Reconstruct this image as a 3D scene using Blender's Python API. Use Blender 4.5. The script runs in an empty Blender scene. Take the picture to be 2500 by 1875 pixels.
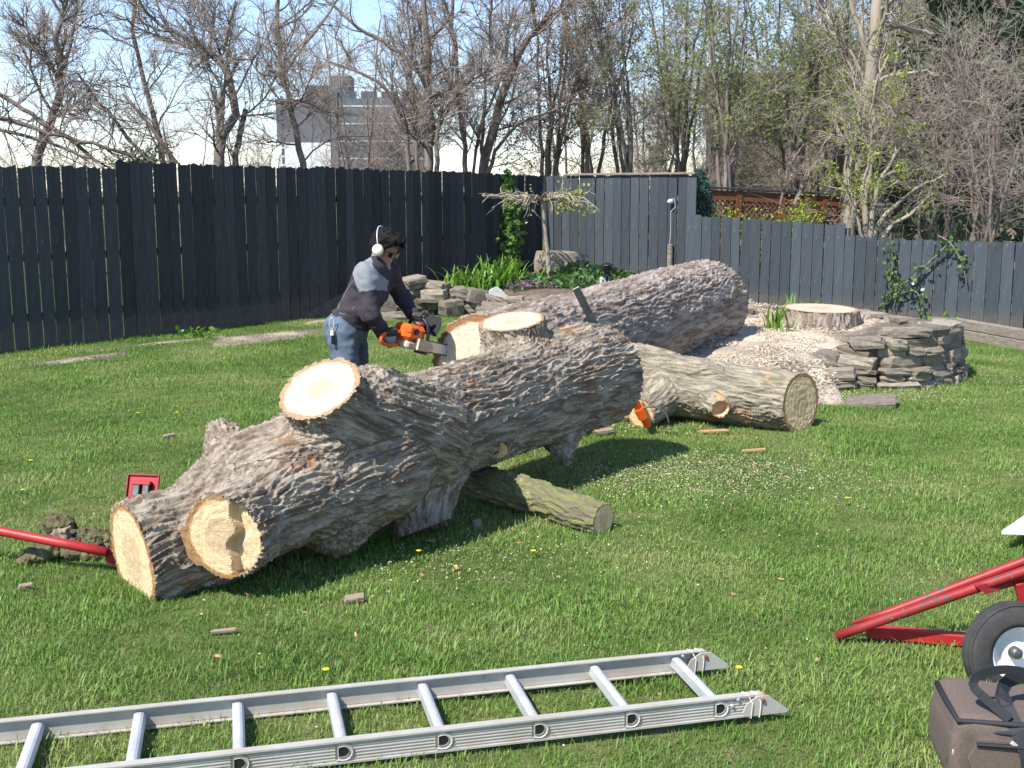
import bpy, math, random
import numpy as np
from mathutils import Vector, Matrix
R = math.radians
random.seed(5)
rng = np.random.default_rng(11)
scene = bpy.context.scene
COL = scene.collection

# ------------------------------------------------------------------ camera, sky, sun, exposure
F, CX, CY, HC = 2800.0, 1250.0, 937.5, 1.72           # focal length and centre in photograph pixels, eye height
PITCH = math.atan(472 / F)
cam_d = bpy.data.cameras.new('camera'); cam = bpy.data.objects.new('camera', cam_d); COL.objects.link(cam)
cam.location = (0, 0, HC); cam.rotation_euler = (math.pi/2 - PITCH, 0, 0)
cam_d.sensor_width = 36; cam_d.lens = 36 * F / 2500; cam_d.clip_start = .05; cam_d.clip_end = 3000
scene.camera = cam
SUN_EL, SUN_AZ = R(51), R(-135)                        # azimuth clockwise from +Y
sdir = Vector((math.sin(SUN_AZ)*math.cos(SUN_EL), math.cos(SUN_AZ)*math.cos(SUN_EL), math.sin(SUN_EL)))
w = bpy.data.worlds.new('World'); scene.world = w; w.use_nodes = True
wn = w.node_tree; bg = wn.nodes['Background']; sky = wn.nodes.new('ShaderNodeTexSky')
sky.sky_type = 'NISHITA'; sky.sun_disc = False; sky.sun_elevation = SUN_EL; sky.sun_rotation = SUN_AZ
sky.air_density = 1.0; sky.dust_density = .1; sky.ozone_density = 2.0
tint = wn.nodes.new('ShaderNodeMix'); tint.data_type = 'RGBA'; tint.blend_type = 'MULTIPLY'; tint.inputs[0].default_value = 1; tint.inputs[7].default_value = (.95, .955, 1.05, 1)
wn.links.new(sky.outputs[0], tint.inputs[6]); wn.links.new(tint.outputs[2], bg.inputs[0]); bg.inputs[1].default_value = .12
sl = bpy.data.lights.new('sun', 'SUN'); sl.energy = 4.2; sl.angle = R(.53); sl.color = (1, .955, .88)
so = bpy.data.objects.new('sun', sl); COL.objects.link(so); so.rotation_euler = sdir.to_track_quat('Z', 'Y').to_euler()
scene.view_settings.view_transform = 'Standard'; scene.view_settings.look = 'None'
scene.view_settings.exposure = 0.95; scene.view_settings.gamma = 1
scene.cycles.use_denoising = True
scene.cycles.max_bounces = 6; scene.cycles.transparent_max_bounces = 8

# ------------------------------------------------------------------ helpers
CPI, SPI = math.cos(PITCH), math.sin(PITCH)
def ray(px, py):
    u = (px-CX)/F; v = (CY-py)/F
    return np.array([u, CPI+v*SPI, -SPI+v*CPI])
def at(px, py, Y):
    r = ray(px, py); return np.array([0, 0, HC]) + r*(Y/r[1])
def gp(px, py, z=0.0):
    r = ray(px, py); return np.array([0, 0, HC]) + r*((z-HC)/r[2])

_perm = rng.permutation(256); _perm = np.concatenate([_perm]*3)
_g = rng.normal(size=(256, 3)); _g /= np.linalg.norm(_g, axis=1)[:, None]
def pn(P):
    P = np.asarray(P, float); i = np.floor(P).astype(int); f = P-i; i &= 255
    u = f*f*f*(f*(f*6-15)+10); out = 0
    for dx in (0, 1):
        for dy in (0, 1):
            for dz in (0, 1):
                h = _perm[_perm[_perm[i[:, 0]+dx]+i[:, 1]+dy]+i[:, 2]+dz]
                g = _g[h]
                d = g[:, 0]*(f[:, 0]-dx)+g[:, 1]*(f[:, 1]-dy)+g[:, 2]*(f[:, 2]-dz)
                wx = u[:, 0] if dx else 1-u[:, 0]; wy = u[:, 1] if dy else 1-u[:, 1]; wz = u[:, 2] if dz else 1-u[:, 2]
                out = out + d*wx*wy*wz
    return out*1.6
def fbm(P, o=3):
    s = 0; a = 1; P = np.asarray(P, float)
    for k in range(o): s = s + a*pn(P*(2**k)+17.3*k); a *= .5
    return s
def ss(a, b, x):
    t = np.clip((x-a)/(b-a), 0, 1); return t*t*(3-2*t)

def mesh_np(name, V, Fc, mats, mi=None, smooth=True):
    me = bpy.data.meshes.new(name); V = np.asarray(V, np.float32)
    if isinstance(Fc, np.ndarray):
        n, k = Fc.shape
        me.vertices.add(len(V)); me.vertices.foreach_set('co', V.ravel())
        me.loops.add(n*k); me.loops.foreach_set('vertex_index', Fc.astype(np.int32).ravel())
        me.polygons.add(n); me.polygons.foreach_set('loop_start', np.arange(0, n*k, k, dtype=np.int32))
        me.update(calc_edges=True)
    else:
        me.from_pydata([tuple(map(float, v)) for v in V], [], Fc); me.update()
    if not isinstance(mats, (list, tuple)): mats = [mats]
    for m in mats: me.materials.append(m)
    n = len(me.polygons)
    if mi is not None: me.polygons.foreach_set('material_index', np.asarray(mi, np.int32))
    me.polygons.foreach_set('use_smooth', np.full(n, smooth))
    me.validate(); me.update()
    return me
def link(name, me, parent=None, **kw):
    o = bpy.data.objects.new(name, me); COL.objects.link(o)
    if parent is not None: o.parent = parent
    for k, v in kw.items(): o[k] = v
    return o
def ob(name, V, Fc, mats, parent=None, mi=None, smooth=True, **kw):
    V = np.asarray(V, float)
    if parent is not None: V = V - np.array(root_loc(parent))
    return link(name, mesh_np(name, V, Fc, mats, mi, smooth), parent, **kw)
def root_loc(o):
    p = np.zeros(3)
    while o is not None: p = p+np.array(o.location); o = o.parent
    return p
def thing(name, loc, label, cat, group=None):
    o = bpy.data.objects.new(name, None); COL.objects.link(o); o.location = tuple(map(float, loc))
    o.empty_display_size = .1; o['label'] = label; o['category'] = cat
    if group: o['group'] = group
    return o
def tag(o, label, cat, group=None):
    o['label'] = label; o['category'] = cat
    if group: o['group'] = group
    return o
class MB:
    """collects vertices and faces of one part"""
    def __init__(s): s.V = []; s.F = []; s.n = 0
    def add(s, V, Fc):
        V = np.asarray(V, float); s.V.append(V); s.F += [tuple(int(i)+s.n for i in f) for f in Fc]; s.n += len(V); return s
    def box(s, c, size, M=None, bev=0.0):
        sx, sy, sz = [q/2 for q in size]; b = min(bev, sx*.9, sy*.9, sz*.9)
        if b <= 0:
            V = np.array([(x, y, z) for x in (-sx, sx) for y in (-sy, sy) for z in (-sz, sz)])
            Fc = [(0,1,3,2),(4,6,7,5),(0,4,5,1),(2,3,7,6),(0,2,6,4),(1,5,7,3)]
        else:
            V = []; idx = {}
            for x in (-1, 1):
                for y in (-1, 1):
                    for z in (-1, 1):
                        for a in range(3):
                            v = [x*(sx-b), y*(sy-b), z*(sz-b)]; v[a] = (x*sx, y*sy, z*sz)[a]
                            idx[(x, y, z, a)] = len(V); V.append(v)
            V = np.array(V); Fc = []
            for a in range(3):
                o1, o2 = [q for q in range(3) if q != a]
                for sg in (-1, 1):
                    f = []
                    for (p, q) in ((-1,-1),(1,-1),(1,1),(-1,1)):
                        k = [0, 0, 0]; k[a] = sg; k[o1] = p; k[o2] = q; f.append(idx[(*k, a)])
                    Fc.append(f)
            for a in range(3):
                o1, o2 = [q for q in range(3) if q != a]
                for p in (-1, 1):
                    for q in (-1, 1):
                        k0 = [0]*3; k1 = [0]*3
                        k0[o1] = k1[o1] = p; k0[o2] = k1[o2] = q; k0[a] = -1; k1[a] = 1
                        Fc.append([idx[(*k0, o1)], idx[(*k1, o1)], idx[(*k1, o2)], idx[(*k0, o2)]])
            for x in (-1, 1):
                for y in (-1, 1):
                    for z in (-1, 1): Fc.append([idx[(x,y,z,0)], idx[(x,y,z,1)], idx[(x,y,z,2)]])
            Fc = fixn(V, Fc)
        if M is not None: V = V @ np.array(M).T
        return s.add(V+np.array(c), Fc)
    def tube(s, pts, r, sides=8, cap=True, flat=None):
        pts = np.asarray(pts, float); n = len(pts); r = np.broadcast_to(np.asarray(r, float), (n,))
        T = np.gradient(pts, axis=0); T /= np.linalg.norm(T, axis=1)[:, None]+1e-9
        up = np.array([0, 0, 1.]) if abs(T[0][2]) < .9 else np.array([1., 0, 0])
        V = []; a = np.arange(sides)/sides*2*math.pi
        x = np.cross(up, T[0]); x /= np.linalg.norm(x)
        for i in range(n):
            x = x - T[i]*x.dot(T[i]); x /= np.linalg.norm(x); y = np.cross(T[i], x)
            fy = 1 if flat is None else flat
            V.append(pts[i]+r[i]*(np.cos(a)[:, None]*x+np.sin(a)[:, None]*y*fy))
        V = np.concatenate(V); Fc = []
        for i in range(n-1):
            for k in range(sides):
                k2 = (k+1) % sides; Fc.append((i*sides+k, i*sides+k2, (i+1)*sides+k2, (i+1)*sides+k))
        if cap: Fc += [tuple(range(sides-1, -1, -1)), tuple(range((n-1)*sides, n*sides))]
        return s.add(V, Fc)
    def lathe(s, c, axis, prof, sides=24):
        """prof: list of (distance along axis, radius)"""
        axis = np.array(axis, float); axis /= np.linalg.norm(axis)
        up = np.array([0, 0, 1.]) if abs(axis[2]) < .9 else np.array([1., 0, 0])
        x = np.cross(up, axis); x /= np.linalg.norm(x); y = np.cross(axis, x); a = np.arange(sides)/sides*2*math.pi
        ring = np.cos(a)[:, None]*x+np.sin(a)[:, None]*y
        V = np.concatenate([np.array(c)+axis*h+ring*max(rr, 1e-4) for h, rr in prof]); Fc = []
        for i in range(len(prof)-1):
            for k in range(sides):
                k2 = (k+1) % sides; Fc.append((i*sides+k, i*sides+k2, (i+1)*sides+k2, (i+1)*sides+k))
        return s.add(V, Fc)
    def extrude(s, pts2, o, ex, ey, th):
        """closed 2D outline in plane (ex,ey) at o, thickened by th along ex x ey"""
        ex = np.array(ex, float); ey = np.array(ey, float); nz = np.cross(ex, ey); nz /= np.linalg.norm(nz)
        P = np.array([np.array(o)+ex*a+ey*b for a, b in pts2]); n = len(P)
        V = np.concatenate([P-nz*th/2, P+nz*th/2])
        Fc = [tuple(range(n-1, -1, -1)), tuple(range(n, 2*n))]+[(i, (i+1) % n, n+(i+1) % n, n+i) for i in range(n)]
        return s.add(V, Fc)
    def build(s, name, mat, parent=None, smooth=False, **kw):
        o = ob(name, np.concatenate(s.V), s.F, mat, parent, smooth=smooth, **kw)
        return o
def fixn(V, Fc):
    out = []
    for f in Fc:
        p = V[list(f)]; n = np.cross(p[1]-p[0], p[2]-p[0])
        out.append(tuple(f) if n.dot(p.mean(0)) > 0 else tuple(f)[::-1])
    return out
def autosmooth(o, ang=35):
    me = o.data
    try: me.shade_auto_smooth(angle=R(ang))
    except Exception:
        try: me.set_sharp_from_angle(angle=R(ang))
        except Exception: pass
def rotz(a): c, s = math.cos(a), math.sin(a); return np.array([[c,-s,0],[s,c,0],[0,0,1.]])
def frame(x, z=(0,0,1)):
    x = np.array(x, float); x /= np.linalg.norm(x); z = np.array(z, float); y = np.cross(z, x); y /= np.linalg.norm(y); z = np.cross(x, y)
    return np.stack([x, y, z], 1)

# ------------------------------------------------------------------ materials
def mat(name, col, rough=.8, metal=0.0, var=None, scale=8, detail=5, bump=0.0, bscale=None, stretch=None, spec=.4, trans=0.0,
        objrand=0.0, coat=0.0, spots=None, coord='Object'):
    """var: second colour mixed by noise; spots: (colour, scale, threshold); objrand: brightness spread per object"""
    m = bpy.data.materials.new(name); m.use_nodes = True; nt = m.node_tree; N = nt.nodes; L = nt.links
    b = N['Principled BSDF']; b.inputs['Roughness'].default_value = rough; b.inputs['Metallic'].default_value = metal
    b.inputs['Specular IOR Level'].default_value = spec
    if coat: b.inputs['Coat Weight'].default_value = coat
    tc = N.new('ShaderNodeTexCoord'); src = tc.outputs[coord]
    if coord == 'World': pass
    if stretch:
        mp = N.new('ShaderNodeMapping'); mp.inputs['Scale'].default_value = stretch; L.new(src, mp.inputs[0]); src = mp.outputs[0]
    cur = None
    rgb = N.new('ShaderNodeRGB'); rgb.outputs[0].default_value = (*col, 1); cur = rgb.outputs[0]
    if var is not None:
        nz = N.new('ShaderNodeTexNoise'); nz.inputs['Scale'].default_value = scale; nz.inputs['Detail'].default_value = detail; nz.inputs['Roughness'].default_value = .65
        L.new(src, nz.inputs['Vector']); mr = N.new('ShaderNodeMapRange'); mr.inputs[1].default_value = .38; mr.inputs[2].default_value = .62
        L.new(nz.outputs[0], mr.inputs[0]); mx = N.new('ShaderNodeMix'); mx.data_type = 'RGBA'
        L.new(mr.outputs[0], mx.inputs[0]); L.new(cur, mx.inputs[6]); mx.inputs[7].default_value = (*var, 1); cur = mx.outputs[2]
    if spots is not None:
        for (sc, sscale, th) in (spots if isinstance(spots, list) else [spots]):
            nz = N.new('ShaderNodeTexNoise'); nz.inputs['Scale'].default_value = sscale; nz.inputs['Detail'].default_value = 3
            L.new(src, nz.inputs['Vector']); mr = N.new('ShaderNodeMapRange'); mr.inputs[1].default_value = th; mr.inputs[2].default_value = th+.05
            L.new(nz.outputs[0], mr.inputs[0]); mx = N.new('ShaderNodeMix'); mx.data_type = 'RGBA'
            L.new(mr.outputs[0], mx.inputs[0]); L.new(cur, mx.inputs[6]); mx.inputs[7].default_value = (*sc, 1); cur = mx.outputs[2]
    if objrand:
        oi = N.new('ShaderNodeObjectInfo'); mr = N.new('ShaderNodeMapRange'); mr.inputs[3].default_value = 1-objrand; mr.inputs[4].default_value = 1+objrand
        L.new(oi.outputs['Random'], mr.inputs[0]); hs = N.new('ShaderNodeHueSaturation'); L.new(mr.outputs[0], hs.inputs['Value']); L.new(cur, hs.inputs['Color']); cur = hs.outputs[0]
    L.new(cur, b.inputs['Base Color'])
    if bump:
        nz = N.new('ShaderNodeTexNoise'); nz.inputs['Scale'].default_value = bscale or scale*3; nz.inputs['Detail'].default_value = 6
        L.new(src, nz.inputs['Vector']); bp = N.new('ShaderNodeBump'); bp.inputs['Strength'].default_value = 1; bp.inputs['Distance'].default_value = bump
        L.new(nz.outputs[0], bp.inputs['Height']); L.new(bp.outputs[0], b.inputs['Normal'])
    if trans:
        tr = N.new('ShaderNodeBsdfTranslucent'); L.new(cur, tr.inputs[0]); ms = N.new('ShaderNodeMixShader'); ms.inputs[0].default_value = trans
        out = N['Material Output']; L.new(b.outputs[0], ms.inputs[1]); L.new(tr.outputs[0], ms.inputs[2]); L.new(ms.outputs[0], out.inputs[0])
    return m
M = {}
def barkmat(name, crest, deep, dist, extra=None, fs=95.):
    m = mat(name, crest, .95, spec=.12, spots=extra, coord='Object'); nt = m.node_tree; N = nt.nodes; L = nt.links; b = N['Principled BSDF']
    cur = b.inputs['Base Color'].links[0].from_socket
    a = N.new('ShaderNodeAttribute'); a.attribute_name = 'bq'
    n1 = N.new('ShaderNodeTexNoise'); n1.inputs['Scale'].default_value = fs*.32; n1.inputs['Detail'].default_value = 5; n1.inputs['Roughness'].default_value = .6; n1.inputs['Distortion'].default_value = .6; L.new(a.outputs['Vector'], n1.inputs['Vector'])
    mr = N.new('ShaderNodeMapRange'); mr.inputs[1].default_value = .40; mr.inputs[2].default_value = .62; L.new(n1.outputs[0], mr.inputs[0])
    mx = N.new('ShaderNodeMix'); mx.data_type = 'RGBA'; L.new(mr.outputs[0], mx.inputs[0]); mx.inputs[6].default_value = (*deep, 1); L.new(cur, mx.inputs[7]); L.new(mx.outputs[2], b.inputs['Base Color'])
    n2 = N.new('ShaderNodeTexNoise'); n2.inputs['Scale'].default_value = fs; n2.inputs['Detail'].default_value = 6; n2.inputs['Roughness'].default_value = .7; L.new(a.outputs['Vector'], n2.inputs['Vector'])
    ad = N.new('ShaderNodeMath'); ad.operation = 'MULTIPLY_ADD'; L.new(n2.outputs[0], ad.inputs[0]); ad.inputs[1].default_value = .6; L.new(n1.outputs[0], ad.inputs[2])
    bp = N.new('ShaderNodeBump'); bp.inputs['Distance'].default_value = dist; L.new(ad.outputs[0], bp.inputs['Height']); L.new(bp.outputs[0], b.inputs['Normal']); return m
M['bark'] = barkmat('bark', (.39,.335,.27), (.165,.125,.09), .012, [((.33,.19,.11), 4.5, .62), ((.30,.29,.24), 11, .60)])
M['bark_far'] = barkmat('bark_far', (.40,.34,.29), (.19,.145,.115), .014, [((.32,.22,.15), 5, .68)], 75.)
M['bark_c'] = barkmat('bark_greenish', (.36,.325,.25), (.18,.15,.11), .012, [((.58,.34,.17), 4, .61), ((.27,.28,.17), 7, .64)], 110.)
M['bark_moss'] = barkmat('bark_mossy', (.21,.24,.08), (.16,.135,.10), .015, [((.42,.28,.17), 10, .62), ((.36,.34,.28), 22, .62)], 130.)
def cutmat(name, heart, wood, rim, heart_r=.45):
    m = mat(name, wood, .75, spec=.25); nt = m.node_tree; N = nt.nodes; L = nt.links; b = N['Principled BSDF']
    a = N.new('ShaderNodeAttribute'); a.attribute_name = 'rho'
    tc = N.new('ShaderNodeTexCoord'); nz = N.new('ShaderNodeTexNoise'); nz.inputs['Scale'].default_value = 9; nz.inputs['Detail'].default_value = 4
    L.new(tc.outputs['Object'], nz.inputs['Vector'])
    ad = N.new('ShaderNodeMath'); ad.operation = 'MULTIPLY_ADD'; L.new(nz.outputs[0], ad.inputs[0]); ad.inputs[1].default_value = .20; L.new(a.outputs['Fac'], ad.inputs[2])
    cr = N.new('ShaderNodeValToRGB'); L.new(ad.outputs[0], cr.inputs[0]); e = cr.color_ramp.elements
    e[0].position = max(0, heart_r-.02)+.1; e[0].color = (*heart, 1); e[1].position = heart_r+.14; e[1].color = (*wood, 1)
    for p, c in ((.955, wood), (.985, rim), (1.09, tuple(q*.62 for q in rim))):
        q = e.new(min(p, 1)); q.color = (*c, 1)
    # saw marks: stretched noise streaks, and faint rings from rho
    mp = N.new('ShaderNodeMapping'); mp.inputs['Scale'].default_value = (130, 12, 12); mp.inputs['Rotation'].default_value = (.2, .5, .6); L.new(tc.outputs['Object'], mp.inputs[0])
    n2 = N.new('ShaderNodeTexNoise'); n2.inputs['Scale'].default_value = 1; n2.inputs['Detail'].default_value = 3; L.new(mp.outputs[0], n2.inputs['Vector'])
    mr = N.new('ShaderNodeMapRange'); mr.inputs[3].default_value = .66; mr.inputs[4].default_value = 1.12; L.new(n2.outputs[0], mr.inputs[0])
    wv = N.new('ShaderNodeMath'); wv.operation = 'MULTIPLY'; rg_ = N.new('ShaderNodeMath'); rg_.operation = 'MULTIPLY_ADD'; L.new(nz.outputs[0], rg_.inputs[0]); rg_.inputs[1].default_value = .045; L.new(a.outputs['Fac'], rg_.inputs[2]); L.new(rg_.outputs[0], wv.inputs[0]); wv.inputs[1].default_value = 105
    sn = N.new('ShaderNodeMath'); sn.operation = 'SINE'; L.new(wv.outputs[0], sn.inputs[0])
    mr2 = N.new('ShaderNodeMath'); mr2.operation = 'MULTIPLY_ADD'; L.new(sn.outputs[0], mr2.inputs[0]); mr2.inputs[1].default_value = .075; L.new(mr.outputs[0], mr2.inputs[2])
    hs = N.new('ShaderNodeHueSaturation'); L.new(mr2.outputs[0], hs.inputs['Value']); L.new(cr.outputs[0], hs.inputs['Color']); L.new(hs.outputs[0], b.inputs['Base Color'])
    bp = N.new('ShaderNodeBump'); bp.inputs['Distance'].default_value = .002; L.new(n2.outputs[0], bp.inputs['Height']); L.new(bp.outputs[0], b.inputs['Normal'])
    return m
M['cut'] = cutmat('sawn_wood', (.52,.39,.27), (.58,.46,.34), (.60,.40,.24), .3)
M['cut_heart'] = cutmat('sawn_wood_heart', (.60,.44,.26), (.74,.55,.32), (.60,.35,.16), .45)
M['cut_pink'] = cutmat('sawn_wood_pink', (.80,.60,.42), (.82,.64,.46), (.55,.28,.14), .4)
M['cut_old'] = cutmat('weathered_sawn_wood', (.66,.46,.25), (.80,.56,.31), (.60,.36,.19), .4)
M['peel'] = mat('bare_orange_wood', (.62,.38,.2), .8, var=(.5,.27,.13), scale=20)
M['fence'] = mat('fence_paint_shade_tone', (.044,.048,.052), .62, var=(.030,.033,.036), scale=3, stretch=(6,6,.7), bump=.002, bscale=30, objrand=.38, spec=.35,
                 spots=[((.20,.17,.13), 14, .70), ((.10,.12,.14), 5, .70)])  # copy of the fence paint for the left side, shade put into its tone
M['fence_r'] = mat('fence_paint_sunlit_tone', (.056,.067,.079), .65, var=(.044,.054,.064), scale=3, stretch=(6,6,.7), bump=.002, bscale=30, objrand=.22, spec=.35,
                 spots=[((.26,.24,.21), 14, .70), ((.10,.12,.14), 5, .70)])  # lighter copy of the same paint, sunlight put into its colour
for k_ in ('fence', 'fence_r'):      # mud splashed up the foot of each board, and knots
    nt = M[k_].node_tree; N = nt.nodes; L = nt.links; b = N['Principled BSDF']; cur = b.inputs['Base Color'].links[0].from_socket
    tc = N.new('ShaderNodeTexCoord'); sx = N.new('ShaderNodeSeparateXYZ'); L.new(tc.outputs['Object'], sx.inputs[0]); nz = N.new('ShaderNodeTexNoise'); nz.inputs['Scale'].default_value = 9; L.new(tc.outputs['Object'], nz.inputs['Vector'])
    ma = N.new('ShaderNodeMath'); ma.operation = 'MULTIPLY_ADD'; L.new(nz.outputs[0], ma.inputs[0]); ma.inputs[1].default_value = -.5; L.new(sx.outputs[2], ma.inputs[2])
    mr = N.new('ShaderNodeMapRange'); mr.inputs[1].default_value = .12; mr.inputs[2].default_value = -.18; mr.inputs[4].default_value = .75; L.new(ma.outputs[0], mr.inputs[0])
    mx = N.new('ShaderNodeMix'); mx.data_type = 'RGBA'; L.new(mr.outputs[0], mx.inputs[0]); L.new(cur, mx.inputs[6]); mx.inputs[7].default_value = (.13,.105,.08,1); L.new(mx.outputs[2], b.inputs['Base Color'])
M['oldwood'] = mat('weathered_timber', (.27,.23,.19), .9, var=(.17,.14,.11), scale=4, stretch=(2,2,12), bump=.003)
M['brownwood'] = mat('brown_stained_timber', (.20,.075,.035), .7, var=(.13,.05,.025), scale=5)
M['metal'] = mat('aluminium', (.60,.60,.61), .45, .25, var=(.48,.48,.48), scale=9, bump=.0004, bscale=60)
M['metal_dirty'] = mat('aluminium_dusty', (.50,.48,.44), .55, .25, var=(.44,.40,.345), scale=6, spots=((.45,.33,.22), 14, .68))
M['rust'] = mat('rusty_bolt', (.16,.06,.045), .8)
M['steel'] = mat('dark_steel', (.16,.17,.16), .5, .7, var=(.10,.10,.10), scale=20)
M['red'] = mat('red_paint', (.33,.020,.022), .5, var=(.22,.022,.02), scale=14, spots=[((.10,.055,.045), 24, .58), ((.42,.36,.34), 40, .70)])
M['red2'] = mat('red_paint_bright', (.44,.026,.026), .45, var=(.34,.02,.02), scale=10, spots=((.16,.06,.05), 22, .62))
M['orange'] = mat('orange_plastic', (.85,.13,.015), .38, coat=.2, spots=((.4,.1,.03), 30, .66))
M['black'] = mat('black_plastic', (.015,.015,.017), .45)
M['rubber'] = mat('rubber', (.028,.028,.030), .8, var=(.055,.052,.046), scale=10)
M['white'] = mat('white_paint', (.78,.77,.75), .45, var=(.68,.66,.62), scale=6)
M['greyplastic'] = mat('pale_grey_casing', (.42,.39,.34), .6, var=(.50,.40,.28), scale=30)
M['chipdust'] = mat('sawdust_covered_metal', (.48,.40,.30), .9, var=(.60,.48,.33), scale=40)
M['bagcloth'] = mat('brown_grey_cloth', (.135,.10,.082), .9, var=(.105,.078,.065), scale=120, bump=.001, bscale=300)
M['strap'] = mat('black_webbing', (.018,.019,.024), .7)
M['skin'] = mat('skin', (.42,.22,.15), .55, var=(.36,.18,.12), scale=12)
M['hair'] = mat('black_hair', (.008,.007,.007), .75, spec=.2, bump=.004, bscale=70, stretch=(1,3,1))
M['jacket'] = mat('dark_purple_grey_knit', (.042,.033,.041), .9, var=(.034,.027,.033), scale=25, bump=.004, bscale=14)
M['jacket_grey'] = mat('pale_grey_knit', (.20,.215,.23), .85, bump=.004, bscale=14)
M['jeans'] = mat('blue_denim', (.065,.10,.155), .9, var=(.13,.16,.19), scale=7, bump=.005, bscale=16, spots=((.17,.17,.15), 9, .64))
M['glove'] = mat('grey_glove', (.30,.26,.25), .9, bump=.003, bscale=60)
M['glove_dark'] = mat('black_glove_palm', (.025,.025,.03), .6)
M['muff'] = mat('cream_plastic', (.72,.68,.55), .35)
M['lens'] = mat('dark_lens', (.01,.01,.012), .08, spec=.8)
M['boot'] = mat('boot_leather', (.05,.035,.025), .7)
M['stone'] = mat('grey_brown_stone', (.29,.245,.19), .9, var=(.18,.15,.12), scale=6, bump=.008, bscale=22, objrand=.32, spots=((.20,.21,.13), 7, .64))
M['stone_brown'] = mat('brown_field_stone', (.27,.225,.17), .9, var=(.18,.15,.115), scale=5, bump=.010, bscale=18, objrand=.30, spots=((.22,.24,.14), 6, .64))
M['stone_pale'] = mat('pale_slate', (.40,.42,.41), .8, var=(.34,.35,.34), scale=8, bump=.004)
M['soil'] = mat('dark_soil', (.10,.075,.058), 1, var=(.15,.115,.09), scale=12, bump=.02, bscale=30, spec=.1, coord='Object')
M['clod'] = mat('torn_turf', (.075,.055,.042), 1, var=(.15,.15,.07), scale=9, bump=.02, bscale=30, spec=.1)
M['treebark'] = mat('grey_tree_bark', (.24,.205,.18), .95, var=(.15,.125,.11), scale=5, stretch=(1,1,.3), bump=.01, spec=.1)
M['treebark_dark'] = mat('dark_tree_bark', (.15,.12,.10), .95, var=(.22,.185,.155), scale=5, stretch=(1,1,.3), bump=.01, spec=.1)
M['treebark_brown'] = mat('brown_limb_bark', (.11,.085,.07), .95, var=(.17,.14,.12), scale=5, spec=.1)
M['treebark_pale'] = mat('pale_tan_bark', (.36,.31,.24), .95, var=(.27,.23,.18), scale=5, stretch=(1,1,.3), bump=.01, spec=.1)
M['twig'] = mat('twig', (.35,.29,.25), .9, spec=.1)
M['twig_grey'] = mat('twig_grey', (.36,.31,.26), .9, spec=.1)
M['bud'] = mat('red_brown_bud', (.23,.12,.09), .9, trans=.3)
M['bud_green'] = mat('spring_leaf', (.30,.36,.10), .7, var=(.20,.28,.07), scale=1.5, trans=.45)
M['leaf_yellow'] = mat('yellow_green_leaf', (.34,.40,.04), .6, var=(.22,.30,.04), scale=4, trans=.4)
M['leaf_pale'] = mat('pale_young_leaf', (.42,.44,.16), .6, var=(.30,.34,.10), scale=5, trans=.4)
M['ivy'] = mat('glossy_ivy_leaf', (.07,.15,.025), .35, var=(.13,.22,.05), scale=9, trans=.2, spec=.6)
M['strapleaf'] = mat('strap_leaf', (.20,.36,.05), .45, var=(.12,.26,.03), scale=7, trans=.35)
M['cover'] = mat('ground_cover_leaf', (.045,.11,.025), .5, var=(.08,.16,.04), scale=5, trans=.2)
M['purple'] = mat('purple_flower', (.33,.14,.30), .7, trans=.3)
M['juniper'] = mat('blue_green_needle', (.045,.10,.085), .8, var=(.03,.07,.05), scale=8)
M['conifer'] = mat('dark_green_needle', (.05,.08,.04), .85, var=(.07,.095,.05), scale=2)
M['yellow'] = mat('yellow_petal', (.80,.60,.02), .6)
M['teal'] = mat('teal_plastic', (.01,.20,.15), .5)
M['con_grey'] = mat('grey_render', (.13,.13,.145), .9, var=(.115,.115,.13), scale=.1)  # grey lightened to put distance haze into the tower's colour
M['con_white'] = mat('white_render', (.66,.66,.66), .9)
M['con_dark'] = mat('dark_balcony_panel', (.10,.115,.14), .6)
M['win'] = mat('window_glass', (.04,.055,.075), .1, spec=.8)
M['siding'] = mat('grey_siding', (.16,.15,.145), .85, var=(.13,.125,.12), scale=2)
M['roof'] = mat('dark_shingle', (.05,.05,.05), .9)
M['chip'] = mat('pale_wood_chip', (.62,.52,.39), .85, var=(.46,.37,.26), scale=9)
M['sawdust'] = mat('sawdust', (.56,.50,.34), .9, var=(.45,.38,.25), scale=9)
M['chip_orange'] = mat('orange_bark_chip', (.52,.28,.13), .85, var=(.34,.2,.12), scale=20)
M['barkbit'] = mat('grey_bark_chip', (.22,.17,.13), .95, var=(.30,.22,.16), scale=20)

# lawn soil under the blades, with worn and chip strewn patches
def world_noise(N, L, scale, detail=3):
    g = N.new('ShaderNodeNewGeometry'); nz = N.new('ShaderNodeTexNoise'); nz.inputs['Scale'].default_value = scale; nz.inputs['Detail'].default_value = detail
    L.new(g.outputs['Position'], nz.inputs['Vector']); return nz.outputs[0]
def ramp(N, L, src, stops):
    cr = N.new('ShaderNodeValToRGB'); L.new(src, cr.inputs[0]); e = cr.color_ramp.elements
    e[0].position, e[0].color = stops[0][0], (*stops[0][1], 1); e[1].position, e[1].color = stops[1][0], (*stops[1][1], 1)
    for p, c in stops[2:]: q = e.new(p); q.color = (*c, 1)
    return cr.outputs[0]
m = mat('lawn_ground', (.1,.1,.05), 1, spec=.05, bump=.01, bscale=60); N = m.node_tree.nodes; L = m.node_tree.links
L.new(ramp(N, L, world_noise(N, L, 7, 6), [(.35, (.065,.09,.025)), (.6, (.12,.135,.05)), (.72, (.20,.175,.10))]), N['Principled BSDF'].inputs['Base Color']); M['lawn'] = m
m = mat('grass_blade', (.1,.2,.03), .5, spec=.35); N = m.node_tree.nodes; L = m.node_tree.links; b = N['Principled BSDF']
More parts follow.
